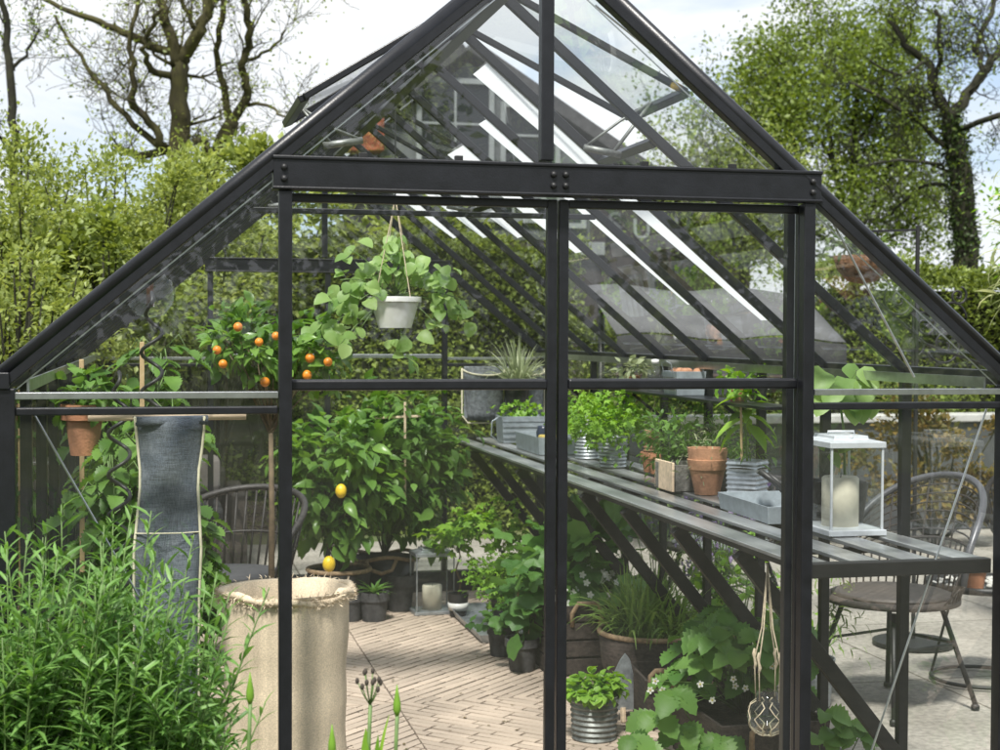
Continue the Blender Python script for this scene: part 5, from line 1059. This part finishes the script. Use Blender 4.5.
# wrought iron scrolls and pale letters on the board wall
mb=MB()
for (u,v,rr,d,phs) in ((612,205,.13,1,0),(618,222,.16,-1,2),(612,238,.12,1,1),(640,204,.13,-1,3),(628,243,.14,1,4),(645,258,.16,-1,.6),(662,258,.16,1,2.5),(676,262,.13,-1,1),(605,262,.13,1,3),(690,268,.12,1,5)):
    q=hp(u,v,HY-.05); scroll(mb,q.x,q.z,HY-.05,rr,1.5,d,phs,.018)
mb.tube([hp(598,245,HY-.05),hp(625,240,HY-.05),hp(660,246,HY-.05),hp(700,262,HY-.05)],.018,5).build('iron_scrollwork',IRON,t,smooth=True)
def letter(ch,u,v,h):
    cu=bpy.data.curves.new('letter','FONT'); cu.body=ch; cu.size=h; cu.extrude=.02; ob=bpy.data.objects.new('tmp',cu); COL.objects.link(ob); bpy.context.view_layer.update()
    me=bpy.data.meshes.new_from_object(ob); bpy.data.objects.remove(ob); me.materials.clear(); me.transform(Matrix.Rotation(PI/2,4,'X')); o=bpy.data.objects.new('letter',me); COL.objects.link(o); me.materials.append(HG if ch!='U' else HF); o.parent=t; o.location=hp(u,v,HY-.04)-LOC[t.name]
letter('S',607,236,.62); letter('U',632,238,.50); letter('3',636,212,.40); letter('U',660,235,.5)

# unseen leaf mass added behind the camera, cutting sky haze mirrored in the glass
n=42000; X=RG.uniform(-34,30,n); H=5.2+2.6*np.sin(X*.42+.8)+1.2*np.sin(X*1.1+1)+.6*np.sin(X*2.7); Z=RG.uniform(0,1,n)**.8*H+RG.normal(size=n)*.25; Y=-26+RG.normal(size=n)*1.2
o=scatter('reflection_screen',L_TREE,None,'rhomb',np.stack([X,Y,Z],1),RG.normal(size=(n,3)),RG.normal(size=(n,3))+UP,.34*RG.uniform(.6,1.3,n),loc=(0,-26,0)); o['kind']='stuff'; o['label']='unseen leafy screen added behind the camera for the glass reflections'; o['category']='reflection_screen'
# ------------------------------------------------------------------ light, sky, camera
w=bpy.data.worlds.new('World'); sc.world=w; w.use_nodes=True; N=w.node_tree.nodes; Lk=w.node_tree.links; bg=N['Background']
SD=Vector((-.22,-.50,.84)).normalized()
sky=N.new('ShaderNodeTexSky'); sky.sky_type='NISHITA'; sky.sun_disc=False; sky.sun_elevation=math.asin(SD.z); sky.sun_rotation=math.atan2(SD.x,SD.y)
tc=N.new('ShaderNodeTexCoord'); mp=N.new('ShaderNodeMapping'); mp.inputs['Scale'].default_value=(1,1,3.2); Lk.new(tc.outputs['Generated'],mp.inputs[0])
nz=N.new('ShaderNodeTexNoise'); nz.inputs['Scale'].default_value=2.6; nz.inputs['Detail'].default_value=9; nz.inputs['Roughness'].default_value=.56; nz.inputs['Distortion'].default_value=.4; Lk.new(mp.outputs[0],nz.inputs['Vector'])
cr=N.new('ShaderNodeValToRGB'); cr.color_ramp.elements[0].position=.36; cr.color_ramp.elements[0].color=(0,0,0,1); cr.color_ramp.elements[1].position=.50; cr.color_ramp.elements[1].color=(1,1,1,1); Lk.new(nz.outputs[0],cr.inputs[0])
n2=N.new('ShaderNodeTexNoise'); n2.inputs['Scale'].default_value=5; n2.inputs['Detail'].default_value=6; Lk.new(mp.outputs[0],n2.inputs['Vector'])
cc=N.new('ShaderNodeValToRGB'); cc.color_ramp.elements[0].position=.3; cc.color_ramp.elements[0].color=(5.6,6.0,6.5,1); cc.color_ramp.elements[1].position=.7; cc.color_ramp.elements[1].color=(7.2,7.35,7.5,1); Lk.new(n2.outputs[0],cc.inputs[0])
mx=N.new('ShaderNodeMix'); mx.data_type='RGBA'; Lk.new(cr.outputs[0],mx.inputs[0])
# thin veil over the blue
ve=N.new('ShaderNodeMix'); ve.data_type='RGBA'; ve.inputs[0].default_value=.5; Lk.new(sky.outputs[0],ve.inputs[6]); ve.inputs[7].default_value=(4.2,5.1,6.6,1)
Lk.new(ve.outputs[2],mx.inputs[6]); Lk.new(cc.outputs[0],mx.inputs[7]); Lk.new(mx.outputs[2],bg.inputs[0]); bg.inputs[1].default_value=.1
sl=bpy.data.lights.new('sun','SUN'); sl.energy=4.3; sl.angle=math.radians(8); sl.color=(1,.96,.9); so=bpy.data.objects.new('sun',sl); COL.objects.link(so); so.rotation_euler=SD.to_track_quat('Z','Y').to_euler()
cd=bpy.data.cameras.new('camera'); co=bpy.data.objects.new('camera',cd); COL.objects.link(co); sc.camera=co
co.matrix_world=Matrix(((CR.x,CU.x,-CF.x,CP.x),(CR.y,CU.y,-CF.y,CP.y),(CR.z,CU.z,-CF.z,CP.z),(0,0,0,1)))
cd.sensor_width=36; cd.lens=CAM['f']/1000*36; cd.clip_end=2000; cd.clip_start=.05
sc.view_settings.view_transform='Standard'; sc.view_settings.look='None'; sc.view_settings.exposure=.66; sc.view_settings.gamma=1
c=sc.cycles; c.max_bounces=10; c.diffuse_bounces=3; c.glossy_bounces=4; c.transmission_bounces=6; c.transparent_max_bounces=48; c.caustics_reflective=False; c.caustics_refractive=False; c.sample_clamp_indirect=4
cd.dof.use_dof=True; cd.dof.focus_distance=4.7; cd.dof.aperture_fstop=6.3
